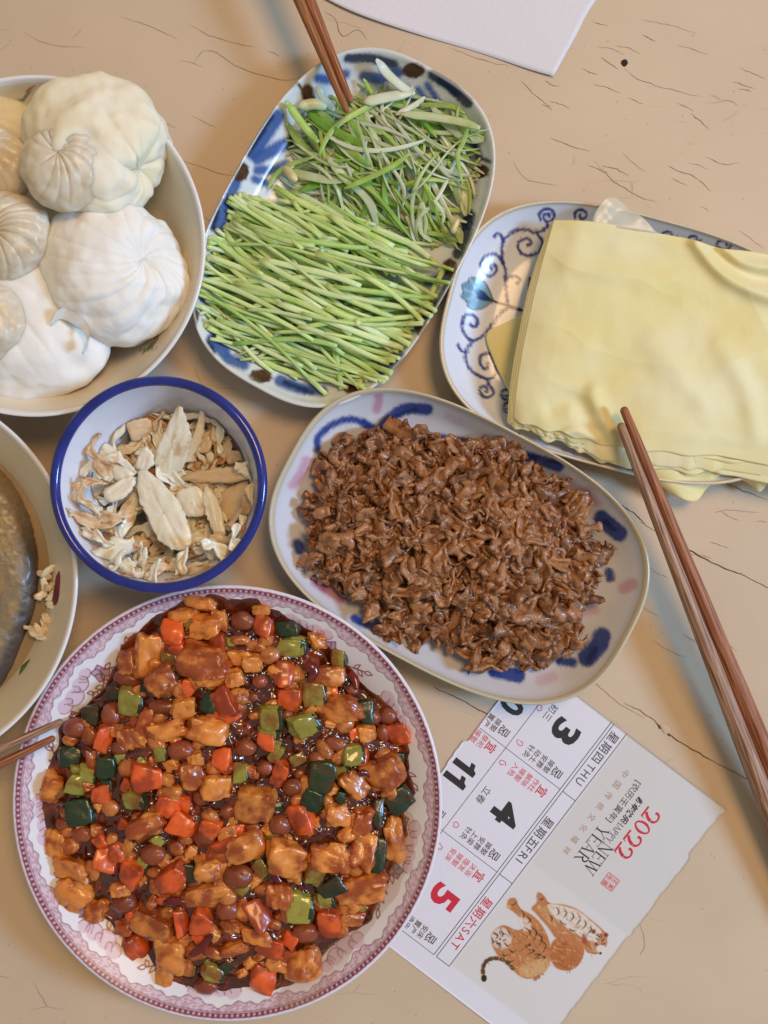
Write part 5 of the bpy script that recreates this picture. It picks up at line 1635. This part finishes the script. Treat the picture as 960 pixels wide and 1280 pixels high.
p = smooth_line([(40, 826), (52, 805), (60, 788), (72, 770)], 5)
v, f = tube(PV(p[:, 0], p[:, 1], zb + .003), np.full(len(p), .5 / PPM), 5, 1)
tag(link('curled_herb', mesh('curled_herb', v, f, True, M_herb)), 'thin curled herb stem above the green leaf in the fish bowl', 'herb stem')

# ------------------------------------------------------------------ chopsticks
def wood(name, a, b, c):
    m, t, bs = nt(name)
    tc = N(t, 'ShaderNodeTexCoord'); mp = N(t, 'ShaderNodeMapping'); mp.inputs['Scale'].default_value = (1100, 1100, 30)
    t.links.new(tc.outputs['Object'], mp.inputs[0])
    n = N(t, 'ShaderNodeTexNoise'); n.inputs['Scale'].default_value = 1; n.inputs['Detail'].default_value = 6; n.inputs['Distortion'].default_value = .5
    t.links.new(mp.outputs[0], n.inputs[0])
    cr = N(t, 'ShaderNodeValToRGB'); e = cr.color_ramp.elements
    e[0].position = .34; e[0].color = L4(a); e[1].position = .68; e[1].color = L4(b)
    q = e.new(.5); q.color = L4(c)
    t.links.new(n.outputs['Fac'], cr.inputs[0])
    # broad darkening of handled wood
    n2_ = N(t, 'ShaderNodeTexNoise'); n2_.inputs['Scale'].default_value = 26; t.links.new(tc.outputs['Object'], n2_.inputs[0])
    mx = N(t, 'ShaderNodeMix', data_type='RGBA', blend_type='MULTIPLY'); mx.inputs['B'].default_value = (.72, .66, .62, 1)
    t.links.new(n2_.outputs['Fac'], mx.inputs['Factor']); t.links.new(cr.outputs[0], mx.inputs['A'])
    t.links.new(mx.outputs['Result'], bs.inputs['Base Color'])
    bp = N(t, 'ShaderNodeBump'); bp.inputs['Strength'].default_value = .6; bp.inputs['Distance'].default_value = .0004
    t.links.new(n.outputs['Fac'], bp.inputs['Height']); t.links.new(bp.outputs[0], bs.inputs['Normal'])
    bs.inputs['Roughness'].default_value = .52; bs.inputs['Specular IOR Level'].default_value = .35
    return m


W_red = wood('reddish_wood', (122, 68, 42), (198, 140, 100), (164, 102, 68)); W_grey = wood('weathered_wood', (118, 84, 64), (212, 178, 152), (170, 130, 104)); W_warm = wood('warm_wood', (124, 76, 46), (192, 138, 96), (162, 108, 70))


def chopstick(p0, z0, p1, z1, d0, d1, material, label, group, square=.55):
    """tapered stick from its tip (p0) to its butt (p1); d = thickness in picture pixels"""
    a = Vector(P(*p0, z0)); b = Vector(P(*p1, z1))
    L = (b - a).length
    n, ns = 30, 16
    t = np.linspace(0, 1, n)
    r = (d0 + (d1 - d0) * t ** .85) / 2 / PPM
    ang = np.linspace(0, 2 * np.pi, ns, endpoint=False)
    sq = 1 / (np.abs(np.cos(ang)) ** 4 + np.abs(np.sin(ang)) ** 4) ** .25
    mixq = square * np.clip((t - .15) * 2.2, 0, 1)[:, None]
    rr = r[:, None] * (1 + (sq[None, :] - 1) * mixq)
    v = np.stack([rr * np.cos(ang + .78), rr * np.sin(ang + .78), np.repeat((t * L)[:, None], ns, 1)], -1).reshape(-1, 3)
    f = ring_faces(n, ns).tolist()
    # rounded tip and flat butt
    v = np.vstack([v, [(math.cos(q + .78) * r[0] * .6, math.sin(q + .78) * r[0] * .6, -r[0] * .55) for q in ang], [(0, 0, -r[0] * .75)], [(0, 0, L)]])
    o1 = n * ns
    for i in range(ns):
        j = (i + 1) % ns
        f += [[i, o1 + i, o1 + j, j], [o1 + i, o1 + ns, o1 + j], [(n - 1) * ns + i, (n - 1) * ns + j, o1 + ns + 1]]
    f = [q[::-1] for q in f] if False else f
    o = link('chopstick', mesh('chopstick', v, f, True, material), None, a)
    o.rotation_euler = (b - a).to_track_quat('Z', 'Y').to_euler()
    return tag(o, label, 'chopstick', group)


chopstick((780, 512), .0405, (1048, 1160), .010, 10, 26, W_red, 'reddish wooden chopstick of the right-hand pair, its tip nearer the top', 'pair of chopsticks resting on the yellow sheets')
chopstick((776, 532), .0405, (1019, 1160), .010, 10, 26, W_grey, 'greyer worn wooden chopstick of the right-hand pair, on the left', 'pair of chopsticks resting on the yellow sheets')
chopstick((433, 138), .0345, (285, -210), .040, 8, 20, W_warm, 'left-hand wooden chopstick of the pair stuck in the scallion shreds', 'pair of chopsticks in the scallion shreds')
chopstick((438, 126), .0350, (300, -215), .0395, 8, 20, W_red, 'right-hand wooden chopstick of the pair stuck in the scallion shreds', 'pair of chopsticks in the scallion shreds')
chopstick((76, 902), .046, (-300, 1070), .064, 8, 19, W_grey, 'upper wooden chopstick tip over the left rim of the floral plate', 'pair of chopsticks at the left edge')
chopstick((66, 923), .044, (-300, 1100), .060, 8, 19, W_red, 'lower wooden chopstick tip over the left rim of the floral plate', 'pair of chopsticks at the left edge')

# ------------------------------------------------------------------ squared paper at the top
def paper_z(x, y): return .0009 + .0003 * np.sin(np.asarray(x) / 60.0) * np.sin(np.asarray(y) / 75.0 + 1)
def grid_paper():
    m, t, b = nt('squared_paper')
    tc = N(t, 'ShaderNodeTexCoord'); mp = N(t, 'ShaderNodeMapping'); mp.inputs['Rotation'].default_value = (0, 0, RAD(17)); mp.inputs['Scale'].default_value = (1 / .0048,) * 3
    t.links.new(tc.outputs['Object'], mp.inputs[0])
    se = N(t, 'ShaderNodeSeparateXYZ'); t.links.new(mp.outputs[0], se.inputs[0])
    outs = []
    for ax in ('X', 'Y'):
        fr = N(t, 'ShaderNodeMath', operation='FRACT'); t.links.new(se.outputs[ax], fr.inputs[0])
        lt = N(t, 'ShaderNodeMath', operation='LESS_THAN'); lt.inputs[1].default_value = .10; t.links.new(fr.outputs[0], lt.inputs[0]); outs.append(lt)
    mx = N(t, 'ShaderNodeMath', operation='MAXIMUM'); t.links.new(outs[0].outputs[0], mx.inputs[0]); t.links.new(outs[1].outputs[0], mx.inputs[1])
    ml = N(t, 'ShaderNodeMath', operation='MULTIPLY'); ml.inputs[1].default_value = .16; t.links.new(mx.outputs[0], ml.inputs[0])
    mi = N(t, 'ShaderNodeMix', data_type='RGBA'); mi.inputs['A'].default_value = L4((224, 220, 226)); mi.inputs['B'].default_value = L4((190, 190, 214))
    t.links.new(ml.outputs[0], mi.inputs['Factor']); t.links.new(mi.outputs['Result'], b.inputs['Base Color'])
    b.inputs['Roughness'].default_value = .7
    return m
def zpap(x, y, u, v): return .0006 + .0016 * np.clip(1 - (1 - v) * 3, 0, 1) * (.5 + .5 * np.sin(u * 7))
v, f = sheet(([(330, -140), (800, -60)], [(378, -18), (440, 14), (520, 42), (600, 66), (660, 86), (692, 95)], [(330, -140), (378, -18)], [(800, -60), (745, 0), (718, 48), (692, 95)]), zpap, 60, 30, .0002)
tag(link('squared_paper', mesh('squared_paper', v, f, True, grid_paper())), 'white sheet of squared paper cut by the top edge', 'paper')

# ------------------------------------------------------------------ calendar page
D = np.array([-.607, .795]); UP = np.array([.795, .607]); O0 = np.array([908.0, 1012.0])
def T(X, Y):
    """page coordinates (X along the lines of text, Y down the page) -> photograph pixels"""
    X = np.asarray(X, float)[..., None]; Y = np.asarray(Y, float)[..., None]
    return O0 + X * D - Y * UP


cal = thing('calendar_page', P(700, 1060, 0), 'torn calendar page with large dates, red new year lettering and a tiger picture', 'calendar page')
def cal_part(name, me, **kw):
    o = link(name, me, cal); o.matrix_parent_inverse = Matrix.Translation(-cal.location)
    return tag(o, **kw) if kw else o
# the sheet: outline in page coordinates with a torn top edge
nx, ny = 130, 90
u, w = np.meshgrid(np.linspace(0, 1, nx), np.linspace(0, 1, ny))
XX = u * 392
tearY = -1.0 + 2.2 * n2(XX[0] * 1.0, XX[0] * 0, 11, 71, 3) + np.where((XX[0] > 8) & (XX[0] < 75), 3.0, 0) + 2.0 * (XX[0] > 200)
botY = 309 + 1.0 * n2(XX[0], XX[0] * 0, 30, 73, 2) + np.where(XX[0] > 130, 4 + 3 * n2(XX[0], XX[0] * 0 + 5, 9, 75, 2), 0)
YY = tearY[None, :] * (1 - w) + botY[None, :] * w
pp = T(XX, YY)
z = paper_z(pp[..., 0], pp[..., 1])
top = PV(pp[..., 0].ravel(), pp[..., 1].ravel(), z.ravel()); bot = top.copy(); bot[:, 2] -= .00018
f = ring_faces(ny, nx, closed=False); n = nx * ny
b = np.concatenate([np.arange(nx), np.arange(1, ny) * nx + nx - 1, (ny - 1) * nx + np.arange(nx - 2, -1, -1), np.arange(ny - 2, 0, -1) * nx])
f = np.concatenate([f, f[:, ::-1] + n, np.stack([b, np.roll(b, -1), np.roll(b, -1) + n, b + n], 1)])
# printed tint: grey-cream picture panel above, plain white below the weekday strip
pc = Painter(np.concatenate([XX.ravel()] * 2), np.concatenate([YY.ravel()] * 2), (224, 222, 232))
pc.poly([(-5, -20), (362, -20), (362, 155), (-5, 155)], (211, 207, 205), 3, 1)
pc.poly([(200, -20), (362, -20), (362, 155), (200, 155)], (219, 215, 214), 3, .7)
pc.poly([(0, -8), (12, -8), (66, -1.5), (70, 1.2), (8, .5)], (234, 232, 240), 1.5, 1)
M_page = mat('page_paper', (220, 220, 220), attr=True, rough=.62, spec=.3, bump=.15, bscale=500, bdist=.0002)
cal_part('paper_sheet', mesh('paper_sheet', top.tolist() + bot.tolist(), f[:, ::-1], True, M_page, col=pc.c))
# a torn white ply at the end of the top edge
tv = T(np.array([8, 20, 40, 60, 72, 66, 45, 20]), np.array([0, -5, -6, -3, 0, 4, 5, 3]))
PZ = lambda q, dz=.00012: PV(q[..., 0], q[..., 1], paper_z(q[..., 0], q[..., 1]) + dz)

M_ink = mat('black_ink', (44, 40, 44), rough=.6); M_grey = mat('grey_ink', (86, 80, 90), rough=.6); M_redink = mat('red_ink', (204, 40, 66), rough=.6)
M_pinkink = mat('pale_red_ink', (216, 96, 108), rough=.6); M_tanink = mat('tan_ink', (186, 158, 140), rough=.6)

TXT = {}
OWN = [None]
def add(mt, V2, F, dz=.00012):
    TXT.setdefault((mt, OWN[0]), []).append((np.array(V2, float), F, dz))


def text(s, X, Y, h, mt, w=None, bold=0.0, spacing=1.0, slant=0, dz=.00012):
    """lettering centred on (X, Y) in page coordinates, h high (page px), optionally stretched to w wide"""
    cu = bpy.data.curves.new('lettering', 'FONT'); cu.body = s; cu.resolution_u = 3; cu.offset = bold; cu.space_character = spacing; cu.shear = slant
    ob = bpy.data.objects.new('lettering', cu); COL.objects.link(ob)
    bpy.context.view_layer.update()
    me = bpy.data.meshes.new_from_object(ob.evaluated_get(bpy.context.evaluated_depsgraph_get()))
    vv = np.array([q.co[:2] for q in me.vertices]); F = [list(q.vertices) for q in me.polygons]
    bpy.data.objects.remove(ob); bpy.data.meshes.remove(me); bpy.data.curves.remove(cu)
    if not len(vv): return
    lo, hi = vv.min(0), vv.max(0)
    sy = h / (hi[1] - lo[1]); sx = sy if w is None else w / (hi[0] - lo[0])
    vv = (vv - (lo + hi) / 2) * [sx, sy]
    add(mt, np.stack([X + vv[:, 0], Y - vv[:, 1]], 1), F, dz)


def bar(x0, y0, x1, y1, w, mt):
    d = np.array([x1 - x0, y1 - y0], float); L = np.hypot(*d); d /= L; n = np.array([-d[1], d[0]]) * w / 2
    k = max(2, int(L / 12)); V2 = []; F = []
    for i in range(k + 1):
        c = np.array([x0, y0]) + d * L * i / k; V2 += [c + n, c - n]
    for i in range(k): F.append([2 * i, 2 * i + 1, 2 * i + 3, 2 * i + 2])
    add(mt, V2, F, .00009)


# ruled lines
for y in (156.5, 176.5, 180.5): bar(0, y, 366, y, .9, M_grey)
for x in (106, 236): bar(x, 156.5, x, 176.5, .9, M_grey)
bar(366, 156.5, 366, 176.5, .9, M_grey)
bar(366, 180.5, 366, 309, .7, M_grey)
bar(0, 266, 366, 266, .7, M_grey)
bar(106, 180.5, 106, 308, .7, M_grey); bar(236, 180.5, 236, 311, .7, M_grey)
# weekdays
for s, x, mt in (('星期四', 30, M_grey), ('星期五', 164, M_grey), ('星期六', 290, M_redink)):
    text(s, x, 167, 13.5, mt, 44, spacing=1.15, bold=.006)
for s, x, mt, w_ in (('THU', 72, M_grey, 30), ('FRI', 198, M_grey, 22), ('SAT', 330, M_redink, 30)):
    text(s, x, 167, 10.5, mt, w_, spacing=1.25)
# dates
def numeral(s, X, Y, h, mt, w, bold=.035):
    OWN[0] = ('date_numeral', s)
    if set(s) == {'1'} or s[0] == '1':
        for i, ch in enumerate(s):
            cx = X - w / 2 + w * (i + .5) / len(s)
            if ch == '1':
                add(mt, [(cx + a * h, Y + h / 2 - b_ * h) for a, b_ in [(.16, 1), (.16, 0), (-.10, 0), (-.10, .66), (-.30, .60), (-.30, .80), (-.12, .86), (-.04, 1)]], [list(range(8))])
            else: text(ch, cx, Y, h, mt, w / len(s) * .85, bold=bold)
    else: text(s, X, Y, h, mt, w, bold=bold)
    OWN[0] = None
numeral('3', 45, 219, 36, M_ink, 26); numeral('4', 171, 215, 37, M_ink, 29); numeral('5', 301, 214, 36, M_redink, 26)
numeral('10', 47, 292, 32, M_ink, 48); numeral('11', 166, 292, 32, M_ink, 40); numeral('12', 300, 292, 32, M_ink, 44)
for s, x, y, mt in (('初三', 37, 248, M_grey), ('立春', 170, 252, M_grey), ('初五', 301, 250, M_grey)):
    text(s, x, y, 10.5, mt, 23)
# good for / avoid columns
def col_text(x, y0, head, rows, mt, pale):
    text(head, x, y0, 13, mt, 13, bold=.008)
    for i, r in enumerate(rows): text(r, x, y0 + 13 + i * 10.5, 8.2, pale, 18, bold=.004)
col_text(92, 196, '忌', ['嫁娶', '安葬', '动土', '针灸'], M_grey, M_grey)
col_text(122, 197, '宜', ['作灶', '解除', '嫁娶', '入殓'], M_redink, M_pinkink)
col_text(221, 196, '忌', ['嫁娶', '安葬', '上梁', '针灸'], M_grey, M_grey)
col_text(254, 195, '宜', ['沐浴', '理发', '嫁娶', '安床'], M_redink, M_pinkink)
col_text(352, 196, '忌', ['安床', '置产', '造庙'], M_grey, M_grey)
col_text(91, 280, '忌', ['嫁娶', '置产'], M_grey, M_grey)
col_text(117, 281, '宜', ['祭祀', '嫁娶'], M_redink, M_pinkink)
col_text(221, 282, '忌', ['安葬', '动土'], M_grey, M_grey)
# small red flourishes in the cells
for cx, cy in ((90, 255), (124, 258), (220, 258), (254, 256), (41, 262)):
    for k in range(5):
        a = k * 1.3 + cx
        q = [(cx + (2 + k) * math.cos(a + t) * (1 - .1 * k), cy + (2 + k * .8) * math.sin(a + t)) for t in np.linspace(0, 1.3, 5)]
        for (x0, y0), (x1, y1) in zip(q[:-1], q[1:]): bar(x0, y0, x1, y1, 1.1, M_pinkink)

# serif display letters, drawn stroke by stroke in a unit box
TK, TN, SF = .16, .06, .05
def seg(x0, y0, x1, y1, w): return ('s', x0, y0, x1, y1, w)
def serif(x, y, l=.26): return ('s', x - l / 2, y, x + l / 2, y, SF)
G = {
    'N': (.80, [seg(.12, 0, .12, 1, TN), seg(.12, 1, .68, 0, TK), seg(.68, 0, .68, 1, TN), serif(.12, .025), serif(.09, .975, .22), serif(.68, .975)]),
    'E': (.66, [seg(.16, 0, .16, 1, TK), seg(.10, .975, .60, .975, SF), seg(.10, .025, .62, .025, SF), seg(.16, .52, .48, .52, SF), seg(.60, .80, .60, 1, .05), seg(.62, 0, .62, .22, .05), seg(.48, .42, .48, .62, .05)]),
    'W': (1.05, [seg(.10, 1, .32, 0, TK), seg(.32, 0, .52, .85, TN), seg(.52, 1, .74, 0, TK), seg(.74, 0, .95, 1, TN), serif(.10, .975, .3), serif(.52, .975, .3), serif(.95, .975, .24)]),
    'Y': (.72, [seg(.08, 1, .36, .45, TK), seg(.64, 1, .36, .45, TN), seg(.36, 0, .36, .48, TK), serif(.36, .025, .34), serif(.08, .975, .26), serif(.64, .975, .22)]),
    'A': (.76, [seg(.36, 1, .66, 0, TK), seg(.36, 1, .10, 0, TN), seg(.18, .32, .54, .32, SF), serif(.10, .025, .24), serif(.66, .025, .30)]),
    'R': (.76, [seg(.16, 0, .16, 1, TK), ('a', .30, .76, .22, .215, -90, 90, .13), seg(.10, .975, .32, .975, SF), seg(.16, .53, .34, .53, SF), seg(.34, .53, .66, 0, TK * .9), serif(.16, .025, .32), serif(.70, .025, .16)]),
    'H': (.82, [seg(.16, 0, .16, 1, TK), seg(.64, 0, .64, 1, TK), seg(.16, .52, .64, .52, SF), serif(.16, .025, .32), serif(.16, .975, .32), serif(.64, .025, .32), serif(.64, .975, .32)]),
    'P': (.68, [seg(.16, 0, .16, 1, TK), ('a', .30, .74, .24, .235, -90, 90, .13), seg(.10, .975, .32, .975, SF), seg(.16, .49, .34, .49, SF), serif(.16, .025, .32)]),
    '2': (.62, [('a', .29, .72, .21, .25, -10, 175, .11), ('a', .10, .70, .40, .62, -62, -5, .14), seg(.06, .05, .56, .05, .13), seg(.55, .02, .57, .22, .05), ('d', .10, .68, .07)]),
    '0': (.62, [('a', .30, .5, .20, .47, 0, 360, .10), ('a', .27, .5, .20, .40, 110, 250, .06), ('a', .33, .5, .20, .40, -70, 70, .06)]),
}
cnt_s = [0]
def serif_text(s, X, Y, h, w, mt, weight=1.0):
    """centred on (X, Y)"""
    tot = sum(G[c][0] if c in G else .3 for c in s); sx = w / tot; x = X - w / 2
    for c in s:
        if c in G:
            for st in G[c][1]:
                cnt_s[0] += 1; dz = .00012 + .000002 * (cnt_s[0] % 12)
                if st[0] == 's':
                    _, x0, y0, x1, y1, wd = st; wd *= weight
                    a = np.array([x0 * sx, y0 * h]); b_ = np.array([x1 * sx, y1 * h]); d = b_ - a; d /= np.hypot(*d) + 1e-9
                    n = np.array([-d[1], d[0]]) * wd * h * .85 / 2
                    q = [a + n, a - n, b_ - n, b_ + n]; V2 = [(x + p[0], Y + h / 2 - p[1]) for p in q]; add(mt, V2, [[0, 1, 2, 3]], dz)
                elif st[0] == 'a':
                    _, cx, cy, rx, ry, a0, a1, wd = st; wd *= weight
                    V2 = []; F = []; m_ = 14
                    for i in range(m_ + 1):
                        t = RAD(a0 + (a1 - a0) * i / m_)
                        for sg in (1, -1):
                            V2.append((x + (cx + (rx + sg * wd / 2) * math.cos(t)) * sx, Y + h / 2 - (cy + (ry + sg * wd * .45) * math.sin(t)) * h))
                    for i in range(m_): F.append([2 * i, 2 * i + 1, 2 * i + 3, 2 * i + 2])
                    add(mt, V2, F, dz)
                else:
                    _, cx, cy, r = st
                    V2 = [(x + (cx + r * math.cos(t)) * sx, Y + h / 2 - (cy + r * math.sin(t) * .9) * h) for t in np.linspace(0, 6.283, 11)[:-1]]
                    add(mt, V2, [list(range(10))], dz)
            x += G[c][0] * sx
        else: x += .3 * sx


OWN[0] = ('year_lettering', '2022')
serif_text('2022', 91, 70, 21, 74, M_redink, 1.0)
OWN[0] = None
serif_text('HAPPY', 106, 93.5, 8, 33, M_grey, .9)
OWN[0] = ('new_year_lettering', 'NEW YEAR')
serif_text('NEW', 146, 90, 16, 44, M_ink, .8)
serif_text('YEAR', 137, 107, 16, 54, M_ink, .8)
OWN[0] = None
text('[农历壬寅年]', 70, 108, 11, M_grey, 62, bold=.004)
text('新年快乐', 72, 93, 9.5, M_ink, 38, bold=.03, slant=.3)
for i, ch in enumerate('中国传统文化福祥'):
    text(ch, 41 + i * 17.2, 127.5, 9, M_tanink, 9, bold=.004)
# red seal
for i, ch in enumerate('壬寅年福'):
    text(ch, 156 + 8 * (i % 2), 56.5 + 8 * (i // 2), 7, M_pinkink, 7, bold=.01)
for a in ((151.5, 52, 168.5, 52), (151.5, 69, 168.5, 69), (151.5, 52, 151.5, 69), (168.5, 52, 168.5, 69)): bar(*a, 1.0, M_pinkink)
names = {M_ink.name: 'black_print', M_grey.name: 'grey_print', M_redink.name: 'red_print', M_pinkink.name: 'pale_red_print', M_tanink.name: 'tan_print'}
for (mt, own), lst in TXT.items():
    V3, FF, o_ = [], [], 0
    for V2, F, dz in lst:
        q = T(V2[:, 0], V2[:, 1]); V3.append(PZ(q, dz)); FF += [[i + o_ for i in fc] for fc in F]; o_ += len(V2)
    nm = own[0] if own else names[mt.name]
    o = cal_part(nm, mesh(nm, np.concatenate(V3), FF, False, mt))
    if own: o['label'] = ('large red ' if mt is M_redink else 'large black ') + ('date ' if own[0] == 'date_numeral' else 'lettering ') + own[1]
    else: o['kind'] = 'stuff'

# the printed tiger pair: a fine flat patch painted fur by fur
Z3 = lambda pts: [(480 + a / 3.2, 1040 + b / 3.2) for a, b in pts]
gx = np.arange(596, 768, .55); gy = np.arange(1108, 1236, .55)
X, Y = np.meshgrid(gx, gy)
pt = Painter(X.ravel(), Y.ravel(), (216, 212, 211))
OR, OD, WH, BK, CR = (190, 124, 76), (160, 86, 46), (226, 216, 204), (52, 38, 32), (212, 170, 120)
pt.poly(Z3([(620, 240), (642, 256), (665, 285), (720, 290), (775, 310), (830, 352), (880, 395), (892, 420), (885, 455), (855, 488), (815, 482), (785, 448), (760, 420), (720, 400), (690, 425), (655, 380), (610, 330), (590, 305), (612, 280), (610, 255)]), OR, 1.2, 1, sm=3)
pt.poly(Z3([(655, 290), (720, 296), (780, 318), (835, 362), (872, 402), (850, 440), (800, 425), (760, 400), (715, 372), (672, 330)]), WH, 2, .9, sm=3)
pt.poly(Z3([(690, 425), (730, 405), (775, 430), (800, 470), (792, 510), (765, 545), (722, 555), (684, 540), (664, 500), (668, 450)]), (182, 110, 62), 1.5, 1, sm=3)
for a_, b_, c_ in [((700, 440), (720, 450), (735, 440)), ((690, 470), (712, 482), (738, 476)), ((690, 500), (715, 512), (742, 505)), ((705, 530), (728, 538), (750, 528)), ((755, 450), (770, 462), (768, 480))]:
    pt.stroke(Z3([a_, b_, c_]), 2.0, OD, 2, .7, taper=True)
pt.poly(Z3([(700, 400), (760, 415), (800, 450), (780, 470), (730, 440), (690, 430)]), OR, 6, .9, sm=3)
pt.poly(Z3([(500, 268), (528, 266), (545, 305), (590, 330), (632, 372), (660, 430), (668, 480), (662, 530), (632, 570), (585, 588), (545, 578), (510, 548), (470, 512), (440, 470), (428, 425), (440, 395), (480, 372), (530, 392), (558, 380), (545, 345), (515, 318), (493, 300)]), OR, 1.2, 1, sm=3)
pt.poly(Z3([(540, 545), (590, 520), (650, 500), (660, 540), (620, 575), (560, 580)]), CR, 4, .8, sm=3)
pt.spot(*Z3([(470, 425)])[0], 13, WH, 3, .75, 13); pt.spot(*Z3([(858, 440)])[0], 9, WH, 3, .7, 11)
pt.poly(Z3([(540, 340), (575, 350), (590, 385), (560, 395)]), WH, 2, .7, sm=3)
pt.poly(Z3([(660, 300), (620, 310), (640, 340), (690, 380)]), CR, 3, .5, sm=3)
pt.stroke(Z3([(515, 545), (485, 515), (445, 505), (412, 515), (396, 545), (400, 590)]), 5.5, CR, 1, 1)
tl = smooth_line(Z3([(515, 545), (485, 515), (445, 505), (412, 515), (396, 545), (400, 590)]), 5)
for i in range(0, len(tl) - 1, 3): pt.stroke([tuple(tl[i]), tuple(tl[i + 1])], 5.2, BK, 1, .9, sm=1)
pt.spot(*Z3([(400, 585)])[0], 3.6, BK, 1, 1, 4.5)
rs = random.Random(2)
for a, b_, c_ in [((560, 380), (585, 400), (570, 425)), ((585, 375), (610, 400), (600, 440)), ((608, 400), (632, 425), (618, 460)), ((625, 430), (648, 455), (632, 485)), ((560, 455), (585, 450), (545, 475)), ((575, 470), (600, 475), (570, 492)),
                   ((595, 490), (625, 490), (600, 508)), ((610, 508), (645, 500), (630, 516)), ((440, 400), (455, 415), (445, 430)), ((465, 385), (475, 405), (490, 410)), ((485, 380), (500, 400), (510, 420)), ((450, 440), (465, 450), (460, 470)),
                   ((480, 440), (492, 455), (505, 450)), ((470, 480), (480, 495), (500, 490)), ((500, 470), (515, 480), (530, 472)), ((490, 510), (505, 520), (520, 512)), ((545, 310), (560, 330), (555, 345)), ((570, 335), (585, 352), (575, 366)),
                   ((690, 300), (700, 320), (690, 335)), ((720, 305), (730, 325), (715, 345)), ((750, 318), (758, 340), (742, 360)), ((775, 330), (785, 350), (765, 375)), ((800, 350), (808, 370), (790, 392)), ((825, 370), (828, 392), (810, 410)),
                   ((850, 405), (862, 418), (852, 432)), ((865, 420), (875, 440), (862, 455)), ((840, 440), (850, 455), (842, 470)), ((700, 350), (712, 365), (730, 372)), ((660, 330), (672, 345), (668, 362)), ((740, 385), (755, 395), (770, 392)),
                   ((870, 470), (866, 482), (858, 486)), ((430, 420), (436, 436), (434, 450)), ((528, 280), (520, 290), (508, 292)), ((640, 262), (628, 272), (618, 270))]:
    pt.stroke(Z3([a, b_, c_]), 2.3, BK, 1.2, .85, taper=True)
for _ in range(700):     # fur
    x, y = rs.uniform(610, 745), rs.uniform(1125, 1225); an = rs.uniform(.2, 1.4)
    i = np.argmin((pt.x - x) ** 2 + (pt.y - y) ** 2)
    if pt.a[i] < .9: continue
    c_ = rs.choice([(222, 160, 100), (140, 76, 40), (110, 60, 36), (232, 200, 160), (176, 104, 56)])
    L_ = rs.uniform(2.5, 6); pt.stroke([(x, y), (x + L_ * math.cos(an), y + L_ * math.sin(an))], .8, c_, .8, .55, sm=1)
pt.poly(Z3([(795, 405), (812, 425), (808, 450), (792, 440)]), (150, 70, 60), 1.5, .8, sm=3)
pt.spot(*Z3([(862, 440)])[0], 10, OR, 2, .8, 11)
pt.spot(*Z3([(868, 468)])[0], 6, WH, 2, .9, 5); pt.spot(*Z3([(845, 425)])[0], 4, WH, 2, .8, 5)
for q in [(888, 412), (838, 398)]: pt.spot(*Z3([q])[0], 3.2, OD, 1, .9); pt.spot(*Z3([q])[0], 1.4, BK, 1, .9)
for a_, b_ in [((850, 412), (862, 420)), ((868, 408), (870, 422)), ((848, 425), (858, 432)), ((880, 428), (872, 436)), ((845, 452), (856, 450)), ((884, 446), (874, 450)), ((438, 405), (452, 412)), ((462, 398), (466, 410)), ((478, 408), (470, 418)), ((440, 440), (452, 436)), ((486, 430), (476, 434)), ((456, 455), (462, 444))]:
    pt.stroke(Z3([a_, b_]), 1.5, BK, .9, .85, sm=1)
pt.spot(*Z3([(848, 445)])[0], 1.1, BK, .8); pt.spot(*Z3([(866, 485)])[0], 1.6, BK, .8); pt.spot(*Z3([(464, 428)])[0], 1.3, BK, .8); pt.spot(*Z3([(452, 446)])[0], 1.2, BK, .8)
for q in [(605, 588), (618, 580), (500, 300), (620, 300)]: pt.spot(*Z3([q])[0], 2.6, OD if q[0] > 600 and q[1] > 400 else CR, 1.2, .8)
v = PV(X.ravel(), Y.ravel(), paper_z(X.ravel(), Y.ravel()) + .00013)
f = ring_faces(len(gy), len(gx), closed=False); f = f[(pt.a[f] > .25).any(1)][:, ::-1]
used = np.unique(f); remap = np.full(len(v), -1); remap[used] = np.arange(len(used))
cal_part('tiger_picture', mesh('tiger_picture', v[used], remap[f], True, M_page, col=pt.c[used]), label='flat printed picture of two orange striped tigers')
